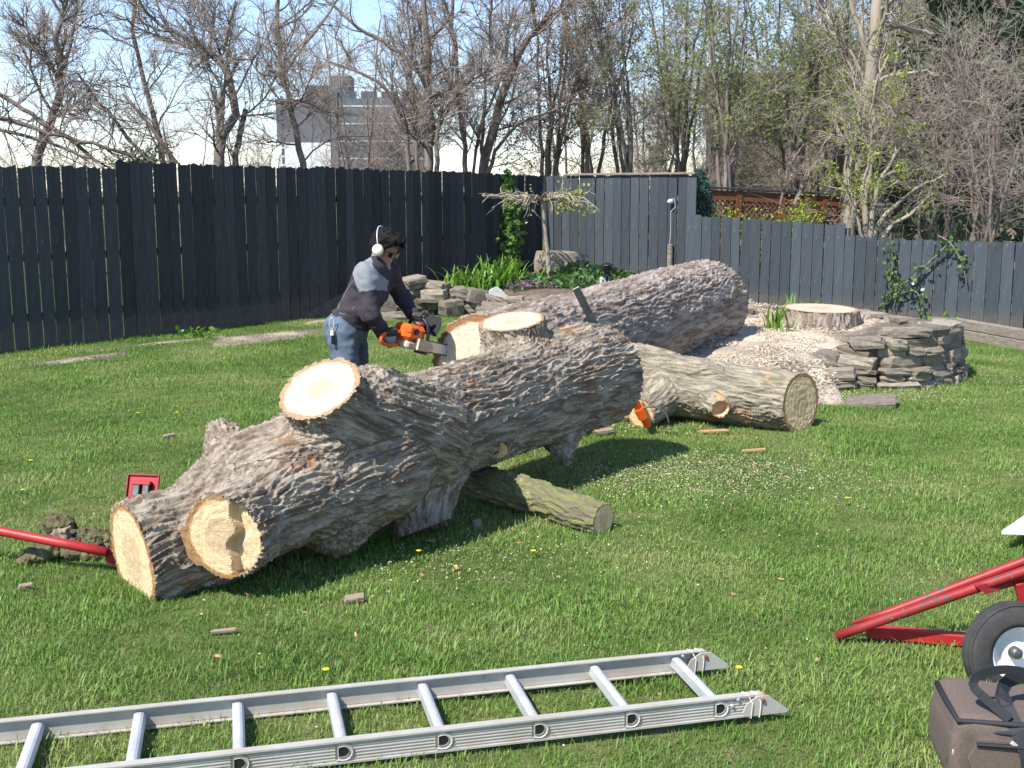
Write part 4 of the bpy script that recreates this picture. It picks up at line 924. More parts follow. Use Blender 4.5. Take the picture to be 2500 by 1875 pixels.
# teal strip beside juniper
pt = at(1690, 520, 18.0); MBt = MB().extrude([(-.05,-.3),(.045,-.3),(.0,.30),(-.05,.36)], pt, (1,0,0), (0,0,1), .03); tag(MBt.build('garden_pole', M['teal']), 'dark teal strip leaning beside the juniper', 'pole')

# brown lattice fence beyond
lt = thing('lattice_fence', (4, 20, 0), 'brown lattice topped fence beyond the garden, behind the yellow shrub', 'fence')
A = at(1688, 455, 19.5); B = at(2110, 478, 20.6); dv = B-A; dv2 = dv.copy(); dv2[2] = 0; lnx = np.linalg.norm(dv); ex = dv/lnx; ez = np.array([0, 0, 1.])
Mx = frame(ex); mid = (A+B)/2
MB().box(mid+ez*.0, (lnx, .16, .035), Mx, .004).build('cap', M['roof'], lt)
MB().box(mid-ez*.12, (lnx, .07, .16), Mx).build('top_beam', M['brownwood'], lt)
MB().box(mid-ez*1.05, (lnx, .05, .5), Mx).build('lower_panel', M['brownwood'], lt)
lat = MB(); x = -.6
while x < lnx:
    for sg in (1, -1):
        a0 = x if sg > 0 else x+.6; p0 = A+ex*np.clip(a0, 0, lnx)-ez*(.8-(0 if sg > 0 else 0)); a, b_2 = (x, x+.6) if sg > 0 else (x+.6, x)
        ta, tb_ = np.clip([a, b_2], 0, lnx); za = -.8+.6*abs(ta-a)/.6; zb = -.2-.6*abs(tb_-b_2)/.6
        P0 = A+ex*ta+ez*za; P1 = A+ex*tb_+ez*zb; dd = P1-P0; l = np.linalg.norm(dd)
        if l > .05: lat.box((P0+P1)/2+np.cross(ex, ez)*.008*sg, (l, .012, .035), frame(dd, np.cross(ex, ez)))
    x += .10
lat.build('lattice', M['brownwood'], lt, kind='stuff')
for f in np.linspace(0, 1, 5): p = A+dv*f; MB().box(p-ez*.95, (.10, .10, 1.7), Mx).build('post', M['brownwood'], lt)
# pale plank fence / shed further right
sh = thing('garden_shed', (8, 21, 0), 'grey shed with pale plank wall half hidden behind the bare bush', 'shed')
A = at(2180, 505, 22); B = at(2560, 512, 21); ex = (B-A)/np.linalg.norm(B-A); ln = np.linalg.norm(B-A); Mx = frame(ex)
for k in range(int(ln/.2)): p = A+ex*(k*.2+.1); MB().box((p[0], p[1], p[2]/2-.1), (.19, .03, p[2]+.3), Mx).build('plank', M['oldwood'], sh)
p = (A+B)/2; MB().box(p+np.array([0,.8,.30]), (ln+.4, 2.0, .45), Mx).build('roof', M['roof'], sh)
# neighbouring house with clapboards seen through the twigs
hs_ = thing('neighbour_house', (9, 34, 0), 'dark grey clapboard house glimpsed through the budding trees', 'house')
A = at(1800, 420, 36); B = at(2200, 420, 36); wd = B[0]-A[0]; cx_ = (A[0]+B[0])/2; topz = at(2000, 215, 36)[2]
MB().box((cx_, 39, topz/2), (wd, 6, topz)).build('wall', M['siding'], hs_)
z = .3; 
while z < topz-.2: MB().box((cx_, 35.985, z), (wd, .03, .02)).build('board_edge', M['con_white'] if random.random() < .35 else M['siding'], hs_); z += .32
MB().box((cx_, 38.9, topz+.2), (wd+.8, 7, .4)).build('roof', M['roof'], hs_)
for (fx, zf) in ((.3, .62), (.68, .62)):
    x_ = A[0]+wd*fx; MB().box((x_, 35.97, topz*zf), (1.3, .05, 1.3)).build('window', M['win'], hs_)

# ------------------------------------------------------------------ apartment tower
ap = thing('apartment_tower', (-20, 160, 0), 'distant grey and white apartment tower with balconies above the fence', 'building')
Yb = 160; x0, x1, x2, x3 = [at(px, 400, Yb)[0] for px in (678, 808, 1035, 820)]; zt = at(700, 242, Yb)[2]; zw = at(700, 348, Yb)[2]; zb = -2
MB().box(((x0+x1)/2, Yb+6, (zt+zw)/2), (x1-x0, 12, zt-zw)).build('wall', M['con_grey'], ap)
MB().box(((x0+x1)/2, Yb+6, (zw+zb)/2-.01), (x1-x0+.02, 12.02, zw-zb)).build('lower_wall', M['con_white'], ap)
MB().box((x3, Yb+2.5, zt/2+.5), (.9, 6, zt+1)).build('stair_strip', M['con_grey'], ap)
MB().box(((x1+x2)/2+.5, Yb+8, zt/2), (x2-x1-1, 14, zt)).build('wall', M['con_dark'], ap)
nf = 12; fh = zt/nf
for k in range(nf):
    z = (k+.2)*fh
    MB().box(((x1+x2)/2+.7, Yb+.2, z), (x2-x1-1.4, 1.8, .22)).build('balcony_slab', M['con_white'] if k % 2 else M['con_grey'], ap)
    MB().box(((x1+x2)/2+.7, Yb-.72, z+.55), (x2-x1-1.4, .06, .85)).build('balcony_panel', M['con_dark'], ap)
    for j in range(4):
        xx = x1+1.4+(x2-x1-1.6)*(j+.4)/4; f_ = MB().box((xx, Yb+.97, z+1.3), (2.2, .06, 1.5)).build('window', M['win'], ap)
    MB().box((x0+.8, Yb-.02, z+.9), (.35, .06, .9)).build('window', M['win'], ap)
MB().box(((x0+x1)/2+3, Yb+5, zt+1.0), (6, 6, 2.0)).build('roof_room', M['con_grey'], ap)
MB().box((x1+1, Yb+5, zt+1.7), (3, 4, 3.4)).build('roof_room', M['con_grey'], ap)

# ------------------------------------------------------------------ bits on the fence: pipe, lamp, cable, garden light, tag
pp = onright(1636, 600, .06); pl = thing('drain_pipe', (pp[0], pp[1], 0), 'grey pipe standing against the tall fence section', 'pipe')
MB().lathe((pp[0], pp[1], 0), (0,0,1), [(0,.045),(onright(1636,598,.06)[2]-.02,.045),(onright(1636,598,.06)[2],.05),(onright(1636,598,.06)[2]+.01,.02)], 14).build('tube', M['oldwood'], pl, smooth=False)
lp = onright(1636, 492, .08); fl = thing('fence_lamp', lp, 'small white fitting with a hanging cable on the tall fence', 'lamp')
MB().lathe(lp, (-.64,-.77,0), [(-.07,.015),(-.06,.035),(0,.04),(.02,.035),(.045,.022),(.046,.001)], 14).build('housing', M['white'], fl, smooth=True)
MB().tube([lp+np.array([0,0,.03]), lp+np.array([.06,-.02,.05]), lp+np.array([.08,-.02,-.08]), lp+np.array([.01,-.02,-.16]), lp+np.array([.02,0,-.45]), lp+np.array([.0,0,-.8])], .0032, 5).build('cable', M['white'], fl)
gp_ = at(1482, 676, 16.6); gl = thing('garden_light', gp_, 'black lantern garden light behind the rear log', 'lamp')
MB().lathe(gp_, (0,0,1), [(-.15,.02),(.0,.02),(.005,.07),(.03,.07),(.032,.045),(.09,.045)], 12).build('base', M['black'], gl)
for zz in (.09,.115,.14): MB().lathe(gp_+np.array([0,0,zz]), (0,0,1), [(0,.03),(.002,.085),(.008,.085),(.02,.035)], 12).build('shade_ring', M['black'], gl)
MB().lathe(gp_+np.array([0,0,.165]), (0,0,1), [(0,.04),(.0,.095),(.012,.09),(.04,.03),(.05,.001)], 12).build('cap', M['black'], gl)
tgp = at(1475, 684, 16.6); tag(MB().box(tgp, (.13,.02,.09), rotz(.2), .003).build('plant_label', M['white']), 'small white card in the bed beside the black lantern', 'label')

# ------------------------------------------------------------------ ladder
u_l = np.array([2.10, .515, 0]); u_l /= np.linalg.norm(u_l); v_l = np.array([-u_l[1], u_l[0], 0])
E_n = gp(1858, 1695, .088); E_f = gp(1717, 1588, .088); wid_l = (E_f-E_n)@v_l; off_f = (E_f-E_n)@u_l
O = E_n.copy(); O[2] = .018
ladder = thing('ladder', O, 'long aluminium ladder lying on edge on the grass in the foreground', 'ladder')
Ml = np.stack([u_l, v_l, np.array([0, 0, 1.])], 1); LEN = 3.9; RH = .076; FW = .016; TH = .003
def lp_(a, b, c): return O+u_l*a+v_l*b+np.array([0, 0, c])
def rail(b0, sgn, shift):
    mb_ = MB(); a = -LEN/2+shift                          # web outside, flanges inward (sgn)
    mb_.box(lp_(a, b0, RH/2), (LEN, TH, RH), Ml); mb_.box(lp_(a, b0+sgn*(FW/2+TH/2), RH-.002), (LEN, FW, .004), Ml); mb_.box(lp_(a, b0+sgn*(FW/2+TH/2), .002), (LEN, FW, .004), Ml)
    for zz in np.linspace(.014, RH-.011, 6): mb_.box(lp_(a, b0-sgn*(TH/2+.0012), zz), (LEN, .0022, .0025), Ml)
    mb_.box(lp_(a, b0-sgn*.004, RH-.004), (LEN, .011, .006), Ml); mb_.box(lp_(a, b0-sgn*.004, .004), (LEN, .011, .006), Ml)
    return mb_.build('rail', M['metal_dirty'], ladder)
rail(0, 1, 0); rail(wid_l, -1, off_f)
hole0 = gp(1762, 1737, .053); sh0 = (hole0-O)@u_l; zc_l = RH*.52
Dp = [(math.cos(t)*.020, math.sin(t)*.020) for t in np.linspace(-math.pi/2-.15, math.pi/2+.15, 9)]+[(-.017, .017), (-.017, -.017)]
k = 0
while sh0-k*.305 > -LEN+.1:
    a = sh0-k*.305; rg = MB(); 
    ring = np.array(Dp); out = np.concatenate([ring*1.0, ring*.82]); n_ = len(ring)
    Vr = [];
    for b_ in (0.001, wid_l-.001):
        for (xx, zz) in Dp: Vr.append(lp_(a+xx, b_, zc_l+zz))
        for (xx, zz) in Dp: Vr.append(lp_(a+xx*.82, b_, zc_l+zz*.82))
    Fr = []
    for i in range(n_):
        j = (i+1) % n_; Fr += [(i, j, 2*n_+j, 2*n_+i), (n_+j, n_+i, 3*n_+i, 3*n_+j), (i, n_+i, n_+j, j), (2*n_+j, 3*n_+j, 3*n_+i, 2*n_+i)]
    rg.add(Vr, Fr); o = rg.build('rung', M['metal'], ladder, smooth=False)
    for b_, sg in ((-.004, -1), (wid_l+.004, 1)):          # flared collar where the rung passes the rail, and a black plate painting the shade in its hollow
        col_ = MB(); Vc = [lp_(a+xx*q, b_, zc_l+zz*q) for q in (1.32, .86) for (xx, zz) in Dp]+[lp_(a+xx*q, b_+sg*.005, zc_l+zz*q) for q in (1.45, .84) for (xx, zz) in Dp]
        Fcx = [(i, (i+1) % n_, n_+(i+1) % n_, n_+i) for i in range(n_)]+[(i, 2*n_+i, 2*n_+(i+1) % n_, (i+1) % n_) for i in range(n_)]+[(n_+i, n_+(i+1) % n_, 3*n_+(i+1) % n_, 3*n_+i) for i in range(n_)]
        cc = col_.add(Vc, Fcx).build('collar', M['metal_dirty'], o)
        MB().extrude([(xx*.85, zz*.85) for xx, zz in Dp], lp_(a, b_+sg*.0015, zc_l), u_l, (0,0,1), .001).build('opening_shade_plate', M['black'], o)
    k += 1
for b_, sh_, sg in ((-.012, 0, -1), (wid_l-.02, off_f, -1)):
    ft = MB().extrude([(-.07,.0),(-.055,.03),(-.02,.052),(.02,.052),(.06,.022),(.088,.0),(.09,-.014),(-.062,-.014)], lp_(sh_+.0, b_, .018), u_l, (0,0,1), .006).build('foot_plate', M['metal_dirty'], ladder)
    MB().lathe(lp_(sh_+.0, b_-.003, .055), -v_l, [(-.004,.008),(.004,.008),(.007,.005),(.0071,.0005)], 10).build('bolt', M['rust'], ft)
    for q in (-.105, -.085): MB().lathe(lp_(sh_+q, b_+.006, .045+(.02 if q > -.1 else 0)), -v_l, [(-.002,.006),(.005,.005),(.0055,.0005)], 8).build('rivet', M['metal'], ft)
    for q in (-.05, -.02): MB().tube([lp_(sh_+q-.01, b_+.03, RH+.001), lp_(sh_+q, b_+.008, RH+.002), lp_(sh_+q+.012, b_-.007, .05), lp_(sh_+q+.008, b_-.007, .0), lp_(sh_+q+.005, b_+.02, -.006)], .0016, 5).build('string', M['muff'], ft)

# ------------------------------------------------------------------ red hand cart at right with wheel
Wc = at(2472, 1590, 3.85); axw = np.array([.12, -.97, .10]); axw /= np.linalg.norm(axw)
cart = thing('hand_cart', (Wc[0], Wc[1], 0), 'red tubular log cart with a white rimmed wheel at the right edge', 'cart')
tip = gp(2043, 1553, .02); 
ha = np.array(at(2520, 1388, 3.95)); MB().tube(resample(np.array([tuple(tip)+(.02,), tuple(tip*.6+ha*.4)+(.021,), tuple(ha)+(.022,), tuple(ha+(ha-tip)*.35)+(.022,)]), 10)[:, :3], .019, 12).build('handle_tube', M['red'], cart, smooth=True)
hb0 = at(2175, 1493, 4.22); hb = at(2520, 1362, 4.15); MB().tube([tuple(tip*.7+hb0*.3+np.array([0,.02,.015])), tuple(hb0), tuple(hb0*.5+hb*.5), tuple(hb), tuple(hb+(hb-hb0)*.4)], [.006,.017,.018,.018,.018], 12).build('handle_tube', M['red'], cart, smooth=True)
g0 = gp(2115, 1540, .035); g1 = gp(2480, 1572, .035); MB().box((g0+g1)/2, (np.linalg.norm(g1-g0), .045, .045), frame(g1-g0), .004).build('frame_bar', M['red2'], cart)
q0 = at(2490, 1420, 3.98); q1 = at(2520, 1560, 4.0); MB().box((q0+q1)/2, (np.linalg.norm(q1-q0), .04, .03), frame(q1-q0, (0,1,0)), .003).build('upright', M['red2'], cart)
MB().extrude([(-.09,-.0),(.09,.055),(.10,.02),(-.05,-.03)], at(2440, 1430, 4.0), (1,0,0), (0,0,1), .02).build('bracket', M['red'], cart)
wheel = MB().lathe(Wc, axw, [(-.040,.098),(-.044,.115),(-.040,.150),(-.022,.172),(0,.177),(.022,.172),(.040,.150),(.044,.115),(.040,.098),(0,.092),(-.040,.098)], 40).build('tyre', M['rubber'], cart, smooth=True)
tread = MB()
for hh in (-.022, 0, .022): tread.lathe(Wc, axw, [(hh-.006,.170 if hh else .1755),(hh-.004,.1765 if hh else .181),(hh+.004,.1765 if hh else .181),(hh+.006,.170 if hh else .1755)], 40)
tread.build('tread', M['rubber'], wheel, smooth=True)
MB().lathe(Wc, axw, [(.030,.0985),(.036,.094),(.030,.086),(.010,.078),(-.004,.05),(.004,.034),(.006,.020),(.006,.0005)], 36).build('rim', M['white'], cart, smooth=True)
MB().lathe(Wc, axw, [(.0,.022),(.034,.020),(.038,.014),(.038,.0005)], 16).build('hub', M['steel'], cart, smooth=True)
MB().tube([Wc+axw*.03, Wc-axw*.10], .011, 8).build('axle', M['steel'], cart)

# ------------------------------------------------------------------ tool bag
bc = at(2500, 1800, 3.22); bc[2] = .112
bag = thing('tool_bag', (bc[0], bc[1], 0), 'brown soft tool bag with black straps in the bottom right corner', 'bag')
Mb = rotz(R(-8)); hb_ = np.array([.235, .15, .108])
def bag_sdf(P):
    q = (P-bc)@Mb; q = q.copy(); z = q[:, 2]/.15; sc2 = 1-.10*np.clip(z, 0, 1)**2+.06*(1-z**2).clip(0, 1); d = np.abs(q/np.stack([sc2, sc2, np.ones_like(sc2)], 1))-(hb_-.028)
    return np.linalg.norm(np.maximum(d, 0), axis=1)+np.minimum(d.max(1), 0)-.028+.006*np.sin(q[:, 0]*22+q[:, 2]*18)+.004*np.sin(q[:, 0]*60+q[:, 2]*20)*(z < .3)
V, Q = surf(bag_sdf, bc-.4, bc+.4, .012); V[:, 2] = np.maximum(V[:, 2], .004); ob('body', V, Q, M['bagcloth'], bag)
def bl(a, b, c): return bc+Mb@np.array([a, b, c*.80])
MB().tube([bl(*p) for p in ((-.21,-.125,.085),(-.12,-.152,.09),(0,-.158,.09),(.12,-.152,.09),(.21,-.125,.085))], .012, 8, flat=.6).build('zip_piping', M['strap'], bag, smooth=True)
MB().tube([bl(*p) for p in ((-.232,.12,.118),(-.234,-.0,.122),(-.228,-.142,.118),(0,-.154,.122),(.228,-.142,.118))], .009, 8).build('lid_piping', M['strap'], bag, smooth=True)
MB().extrude([(-.20,-.02),(-.17,.045),(.17,.045),(.20,-.02),(.17,-.10),(-.17,-.10)], bl(0,-.160,.01), Mb[:, 0], (0,0,1), .018).build('pocket', M['bagcloth'], bag)
MB().tube([bl(*p) for p in ((-.18,-.172,.05),(-.05,-.176,.052),(.1,-.176,.05),(.18,-.172,.045))], .007, 6).build('pocket_piping', M['strap'], bag)
def strap(pts, wd=.022, name='strap'):
    pts = resample(np.array(pts, float), 22); mb_ = MB(); T = np.gradient(pts, axis=0); Vv = []
    for p, t in zip(pts, T): t = t/np.linalg.norm(t); s_ = np.cross(t, Mb[:, 1]); s_ /= np.linalg.norm(s_)+1e-9; n_ = np.cross(t, s_); Vv += [p+s_*wd+n_*.002, p-s_*wd+n_*.002, p-s_*wd-n_*.002, p+s_*wd-n_*.002]
    Fs = [(4*i+a, 4*i+(a+1) % 4, 4*i+4+(a+1) % 4, 4*i+4+a) for i in range(21) for a in range(4)]; mb_.add(Vv, Fs); return mb_.build(name, M['strap'], bag)
strap([bl(-.03,-.185,-.13), bl(-.035,-.19,0), bl(-.05,-.18,.07), bl(-.09,-.14,.15), bl(-.10,-.05,.20), bl(-.05,.0,.235), bl(.03,0,.235), bl(.09,0,.19), bl(.14,-.13,.13), bl(.16,-.18,0)])
strap([bl(-.09,-.15,.14), bl(-.13,-.12,.175), bl(-.19,-.09,.23), bl(-.16,-.07,.27), bl(-.08,-.06,.285), bl(.02,-.05,.26)], .013)
strap([bl(-.215,-.12,.06), bl(-.232,-.13,.0), bl(-.235,-.12,-.06)], .014)
MB().box(bl(-.235,-.135,.0), (.012,.03,.022), Mb, .003).build('buckle', M['metal'], bag)
MB().box(bl(-.075,-.175,.055), (.035,.008,.012), Mb@np.array(Matrix.Rotation(R(40), 3, 'Y')), .002).build('buckle', M['metal'], bag)
MB().box(bl(.03,-.19,-.03), (.02,.008,.012), Mb, .002).build('buckle', M['metal'], bag)

# white board at right edge
wb = gp(2445, 1300, .09); bt = thing('white_board', (wb[0]+.4, wb[1]+.1, 0), 'white painted board raised on a block at the right edge of the lawn', 'board')
MB().extrude([(0,0),(.34,.40),(1.1,.30),(.95,-.08)], wb, (1,0,0), (0,1,0), .018).build('panel', M['white'], bt)
MB().box(wb+np.array([.30,.04,-.045]), (.16,.09,.085), rotz(.3), .003).build('block', M['white'], bt)

# ------------------------------------------------------------------ orange cant hook leaning by the log end
T0 = at(1405, 702, 7.72); T1 = at(1583, 1042, 8.02)
ch_ = thing('cant_hook', T1, 'orange handled cant hook leaning against the right end of the forked trunk', 'tool')
dT = (T1-T0)/np.linalg.norm(T1-T0); LT = np.linalg.norm(T1-T0); nT = np.cross(dT, (0,1,0)); nT /= np.linalg.norm(nT)
MB().box(T0+dT*LT*.17, (LT*.34, .020, .052), frame(dT, np.cross(dT, (0,1,0))), .004).build('grip', M['steel'], ch_)
MB().tube([T0+dT*LT*.33, T0+dT*LT*.62, T1-dT*.01, T1], [.026,.028,.028,.022], 14).build('shaft', M['orange'], ch_, smooth=True)
MB().tube([T0+dT*LT*.86, T0+dT*LT*.93], .038, 14).build('hook_clamp', M['orange'], ch_, smooth=False)
kc = T0+dT*LT*.88; hk = [kc+np.array(p) for p in ((.02,0,.02),(.06,0,.035),(.12,-.01,.03),(.17,-.015,0),(.20,-.02,-.05),(.205,-.02,-.10))]
MB().tube(resample(np.array(hk), 14), [.016]*13+[.006], 8, flat=.5).build('hook', M['steel'], ch_, smooth=True)
# red cant hook / lever at left
A = at(-60, 1285, 5.1); B = at(262, 1348, 5.02); rp = thing('lever_pole', (A[0], A[1], 0), 'red lever pole pushed under the left end of the trunk', 'tool')
MB().tube([A-(B-A)*1.5, A, A*.4+B*.6, B], [.021,.021,.022,.023], 14).build('shaft', M['red2'], rp, smooth=True)
MB().box(B+np.array([.01,.03,-.03]), (.05,.04,.07), None, .006).build('toe', M['red'], rp)
# red jack plate behind the limb
jp = at(350, 1188, 5.62); jk = thing('jack_stand', (jp[0], jp[1], 0), 'red steel jack plate standing behind the left limb', 'jack')
Mj = rotz(R(-8))@np.array(Matrix.Rotation(R(-22), 3, 'X')); 
MB().box(jp, (.165, .008, .12), Mj, .002).build('plate', M['red2'], jk)
for (a, b, sx, sz) in ((0,.058,.17,.007),(0,-.058,.17,.007),(-.082,0,.007,.12),(.082,0,.007,.12)): MB().box(jp+Mj@np.array([a,-.009,b]), (sx,.012,sz), Mj, .001).build('lip', M['red'], jk)
MB().box(jp+Mj@np.array([.0,-.02,.015]), (.10,.03,.02), Mj, .003).build('bracket', M['red2'], jk)
for a in (-.02,.03): MB().box(jp+Mj@np.array([a,-.03,-.025]), (.035,.02,.06), Mj, .004).build('jaw', M['steel'], jk)
MB().box(jp+Mj@np.array([0,.03,-.10]), (.04,.04,.14), Mj, .003).build('leg', M['red'], jk)

# ------------------------------------------------------------------ chainsaw
sc0 = at(1003, 826, 7.60)                    # body centre
bd = np.array([.62, .76, -.24]); bd /= np.linalg.norm(bd); upv = np.array([-.05,-.18,.98]); Ms = frame(bd, upv)   # local x: towards bar tip, y: left, z: up
def sl_(a, b, c): return sc0+Ms@np.array([a, b, c])
saw = thing('chainsaw', sc0, 'orange and grey chainsaw held by the man, its bar in the rear log', 'chainsaw')
MB().box(sl_(-.02, .0, .035), (.19, .15, .115), Ms, .03).build('engine_cover', M['orange'], saw, smooth=False)
MB().box(sl_(-.06, -.0, .055), (.10, .155, .07), Ms, .02).build('filter_cover', M['orange'], saw)
MB().box(sl_(.0, -.01, -.045), (.20, .14, .05), Ms, .012).build('crankcase', M['greyplastic'], saw)
MB().extrude([(-.07,-.035),(.03,-.035),(.07,-.02),(.075,.01),(.03,.035),(-.07,.04)], sl_(.05, -.088, -.03), Ms[:, 0], Ms[:, 2], .03).build('clutch_cover', M['chipdust'], saw)
MB().lathe(sl_(-.04, -.079, .05), -Ms[:, 1], [(-.002,.022),(.004,.022),(.006,.016),(.0061,.0005)], 14).build('fuel_cap', M['black'], saw)
rh = [(-.10,.0,-.055),(-.16,.0,-.07),(-.24,.0,-.075),(-.275,.0,-.05),(-.27,.0,-.015),(-.22,.0,.01),(-.15,.0,.025),(-.10,.0,.03)]
MB().tube(resample(np.array([sl_(*p) for p in rh]), 22), .013, 10).build('rear_handle', M['orange'], saw, smooth=True)
fh_ = [(.07,-.085,-.05),(.06,-.095,.03),(.05,-.085,.11),(.04,-.03,.15),(.04,.05,.15),(.05,.095,.10),(.06,.10,.0),(.05,.09,-.05)]
MB().tube(resample(np.array([sl_(*p) for p in fh_]), 26), .012, 10).build('front_handle', M['black'], saw, smooth=True)
MB().extrude([(-.10,.05),(.10,.05),(.095,.15),(.06,.19),(-.06,.19),(-.095,.15)], sl_(.115,0,.0), Ms[:, 1], Ms[:, 2]*.95+Ms[:, 0]*.3, .008).build('hand_guard', M['black'], saw)
bar_o = [(0,-.034),(.38,-.030),(.42,-.020),(.435,0),(.42,.020),(.38,.030),(0,.034)]
MB().extrude(bar_o, sl_(.10,-.050,-.03), Ms[:, 0], Ms[:, 2], .005).build('guide_bar', M['metal'], saw)
MB().tube([sl_(.10+a,-.050,-.03+b) for a, b in [(0,-.038),(.38,-.034),(.423,-.023),(.44,0),(.423,.023),(.38,.034),(0,.038)]], .0055, 6).build('chain', M['steel'], saw)
MB().box(sl_(.11,-.01,-.06), (.012,.12,.06), Ms, .003).build('spiked_bumper', M['steel'], saw)

# ------------------------------------------------------------------ person
Y0 = 7.60
hipR = at(838, 812, 7.47); hipL = at(858, 806, 7.72); pel = (hipR+hipL)/2
shR = at(893, 672, 7.42); shL = at(945, 662, 7.80); neck0 = at(915, 648, 7.62); headc = at(940, 608, 7.63)
grR = sl_(-.20, 0, .012); grL = sl_(.045, .01, .155)           # grips
wrR = at(952, 838, 7.50); wrL = at(1012, 776, 7.72); elR = at(905, 768, 7.38); elL = at(985, 728, 7.86)
knR = at(848, 965, 7.44); knL = at(880, 960, 7.78); ftR = np.array([knR[0]-.06, knR[1]-.02, .085]); ftL = np.array([knL[0]+.02, knL[1]+.04, .085])
man = thing('person', (pel[0], pel[1], 0), 'man in dark jacket, jeans and ear muffs bending over the rear log with a chainsaw', 'person')
chest = (shR+shL)/2*.70+pel*.30; waist = (shR+shL)/2*.28+pel*.72
fwd = np.array([.80, -.28, -.50]); fwd /= np.linalg.norm(fwd); latv = np.array([-.3,-1,.0]); latv -= fwd*latv.dot(fwd); latv /= np.linalg.norm(latv); upH = np.cross(latv, fwd); upH = upH if upH[2] > 0 else -upH
MH = np.stack([fwd, latv, upH], 1)       # head frame: x face direction, y his right (to camera), z crown
def hd(a, b, c): return headc+MH@np.array([a, b, c])
leanx = (shR+shL)/2-pel; leanx /= np.linalg.norm(leanx); Mt = frame(leanx, (1,0,0)) # torso frame, x along spine
def body(P, g=0.0, parts='all'):
    d = None; k = .05
    def u(x, kk=k):
        nonlocal d; d = x if d is None else smin(d, x, kk)
    S = lambda a, b, ra, rb: seg(P, a, b, ra+g, rb+g)[0]
    if parts in ('all', 'torso'):
        u(S(waist+np.array([0,.07,0]), chest+np.array([0,.09,0]), .115, .115)); u(S(waist-np.array([0,.07,0]), chest-np.array([0,.09,0]), .115, .115))
        u(S(pel+np.array([0,.05,.02]), waist+np.array([0,.06,0]), .12, .11)); u(S(pel-np.array([0,.05,-.02]), waist-np.array([0,.06,0]), .12, .11))
        u(S(shR+np.array([0,.06,-.01]), shL-np.array([0,.06,.01]), .085, .085)); u(S(chest, neck0+np.array([-.02,0,-.04]), .12, .07))
        u(S(shR+np.array([0,.02,0]), elR, .064, .048), .04); u(S(elR, wrR, .048, .034), .03)
        u(S(shL-np.array([0,.02,0]), elL, .064, .048), .04); u(S(elL, wrL, .048, .034), .03)
    if parts in ('all', 'legs'):
        u(S(pel+np.array([-.01,.055,.03]), pel+np.array([-.01,-.055,.03]), .108, .108)); u(S(pel+np.array([0,.05,.02]), waist+np.array([0,.06,0]), .118, .108)); u(S(pel-np.array([0,.05,-.02]), waist-np.array([0,.06,0]), .118, .108)); u(S(hipR, knR, .092, .068), .04); u(S(knR, ftR, .070, .052), .03)
        u(S(hipL, knL, .092, .068), .04); u(S(knL, ftL, .070, .052), .03); u(ell(P, pel+np.array([-.045,.0,-.01]), (.09+g,.13+g,.11+g)), .05)
    if parts in ('all', 'head'):
        dh = ell(P, hd(-.005,0,.02), (.098+g,.076+g,.108+g), MH); dh = smin(dh, ell(P, hd(.045,0,-.055), (.052+g,.050+g,.058+g), MH), .035)
        dh = smin(dh, seg(P, hd(.088,0,-.012), hd(.112,0,-.038), .008+g, .013+g)[0], .014)      # nose
        dh = smin(dh, seg(P, hd(.083,-.028,.012), hd(.083,.028,.012), .010+g, .010+g)[0], .02)   # brow
        dh = smin(dh, seg(P, hd(.088,-.018,-.068), hd(.088,.018,-.068), .007+g, .007+g)[0], .012) # lips
        dh = smin(dh, ell(P, hd(.082,0,-.095), (.018,.02,.016), MH), .02)                       # chin
        d2 = seg(P, neck0+np.array([-.01,0,-.06]), hd(-.03,0,-.06), .060+g, .052+g)[0]; dh = smin(dh, d2, .03)
        d = dh if d is None else smin(d, dh, .03)
    return d
def sdf_obj(name, f, lo, hi, h, mt, parent, keep=None, **kw):
    V, Q = surf(f, lo, hi, h)
    if keep is not None: Q = Q[keep(V[Q].mean(1))]; idx = np.unique(Q); rm = np.full(len(V), -1); rm[idx] = np.arange(len(idx)); V = V[idx]; Q = rm[Q]
    return ob(name, V, Q, mt, parent, smooth=True, **kw)
lo = np.minimum(pel, ftR)-.5; lo[2] = -.05; hi = np.array([wrL[0]+.25, 8.25, 1.75])
bodyo = sdf_obj('body', lambda P: body(P, -.016) if True else 0, lo, hi, .011, M['skin'], man)
wrinkle = lambda P: .010*fbm(P*np.array([9., 9., 14.])+4, 2)*-1+.004*np.sin((P[:, 2]*1.2+P[:, 0]*.7)*55+3*np.sin(P[:, 0]*21))*np.clip(np.sin(P[:, 1]*30+P[:, 2]*9), 0, 1)
hem = pel+leanx*.07
def jk_sdf(P):
    d = body(P, .008, 'torso')+wrinkle(P); d = smin(d, seg(P, neck0+np.array([-.02,0,-.05]), neck0+np.array([.005,0,.0]), .07, .066)[0], .02)
    cut = -(P-hem)@leanx; d = np.maximum(d, np.where((P-pel)@np.array([1.,0,0]) < .18, cut, -9))
    for (e, w_) in ((elR, wrR), (elL, wrL)):
        dd_ = (w_-e)/np.linalg.norm(w_-e); a = (P-w_)@dd_+.015; near = np.linalg.norm(P-w_, axis=1) < .12; d = np.where(near, np.maximum(d, a), d)
    return d
gs = lambda C: ((np.linalg.norm((C-(shR*.62+neck0*.38))*np.array([1,1,1.]), axis=1) < .19) & ((C-shR)@leanx > -.15) & (C[:, 1] < 7.56) & (np.abs((C-shR)@np.array([.93,0,-.35])) < .085+.0*C[:, 0]))
Vj, Qj = surf(jk_sdf, lo, hi, .0065); Cj = Vj[Qj].mean(1)
ax_sl = (elR-shR)/np.linalg.norm(elR-shR)
grey = (Cj[:, 1] < 7.60) & (((Cj-shR)@ax_sl) < .105) & (((Cj-(shR-leanx*.02))@np.array([.92,0,.40])) > -.062) & (((Cj-shR)@np.array([.80,0,.6])) < .075+.0) & (Cj[:, 2] > shR[2]-.17)
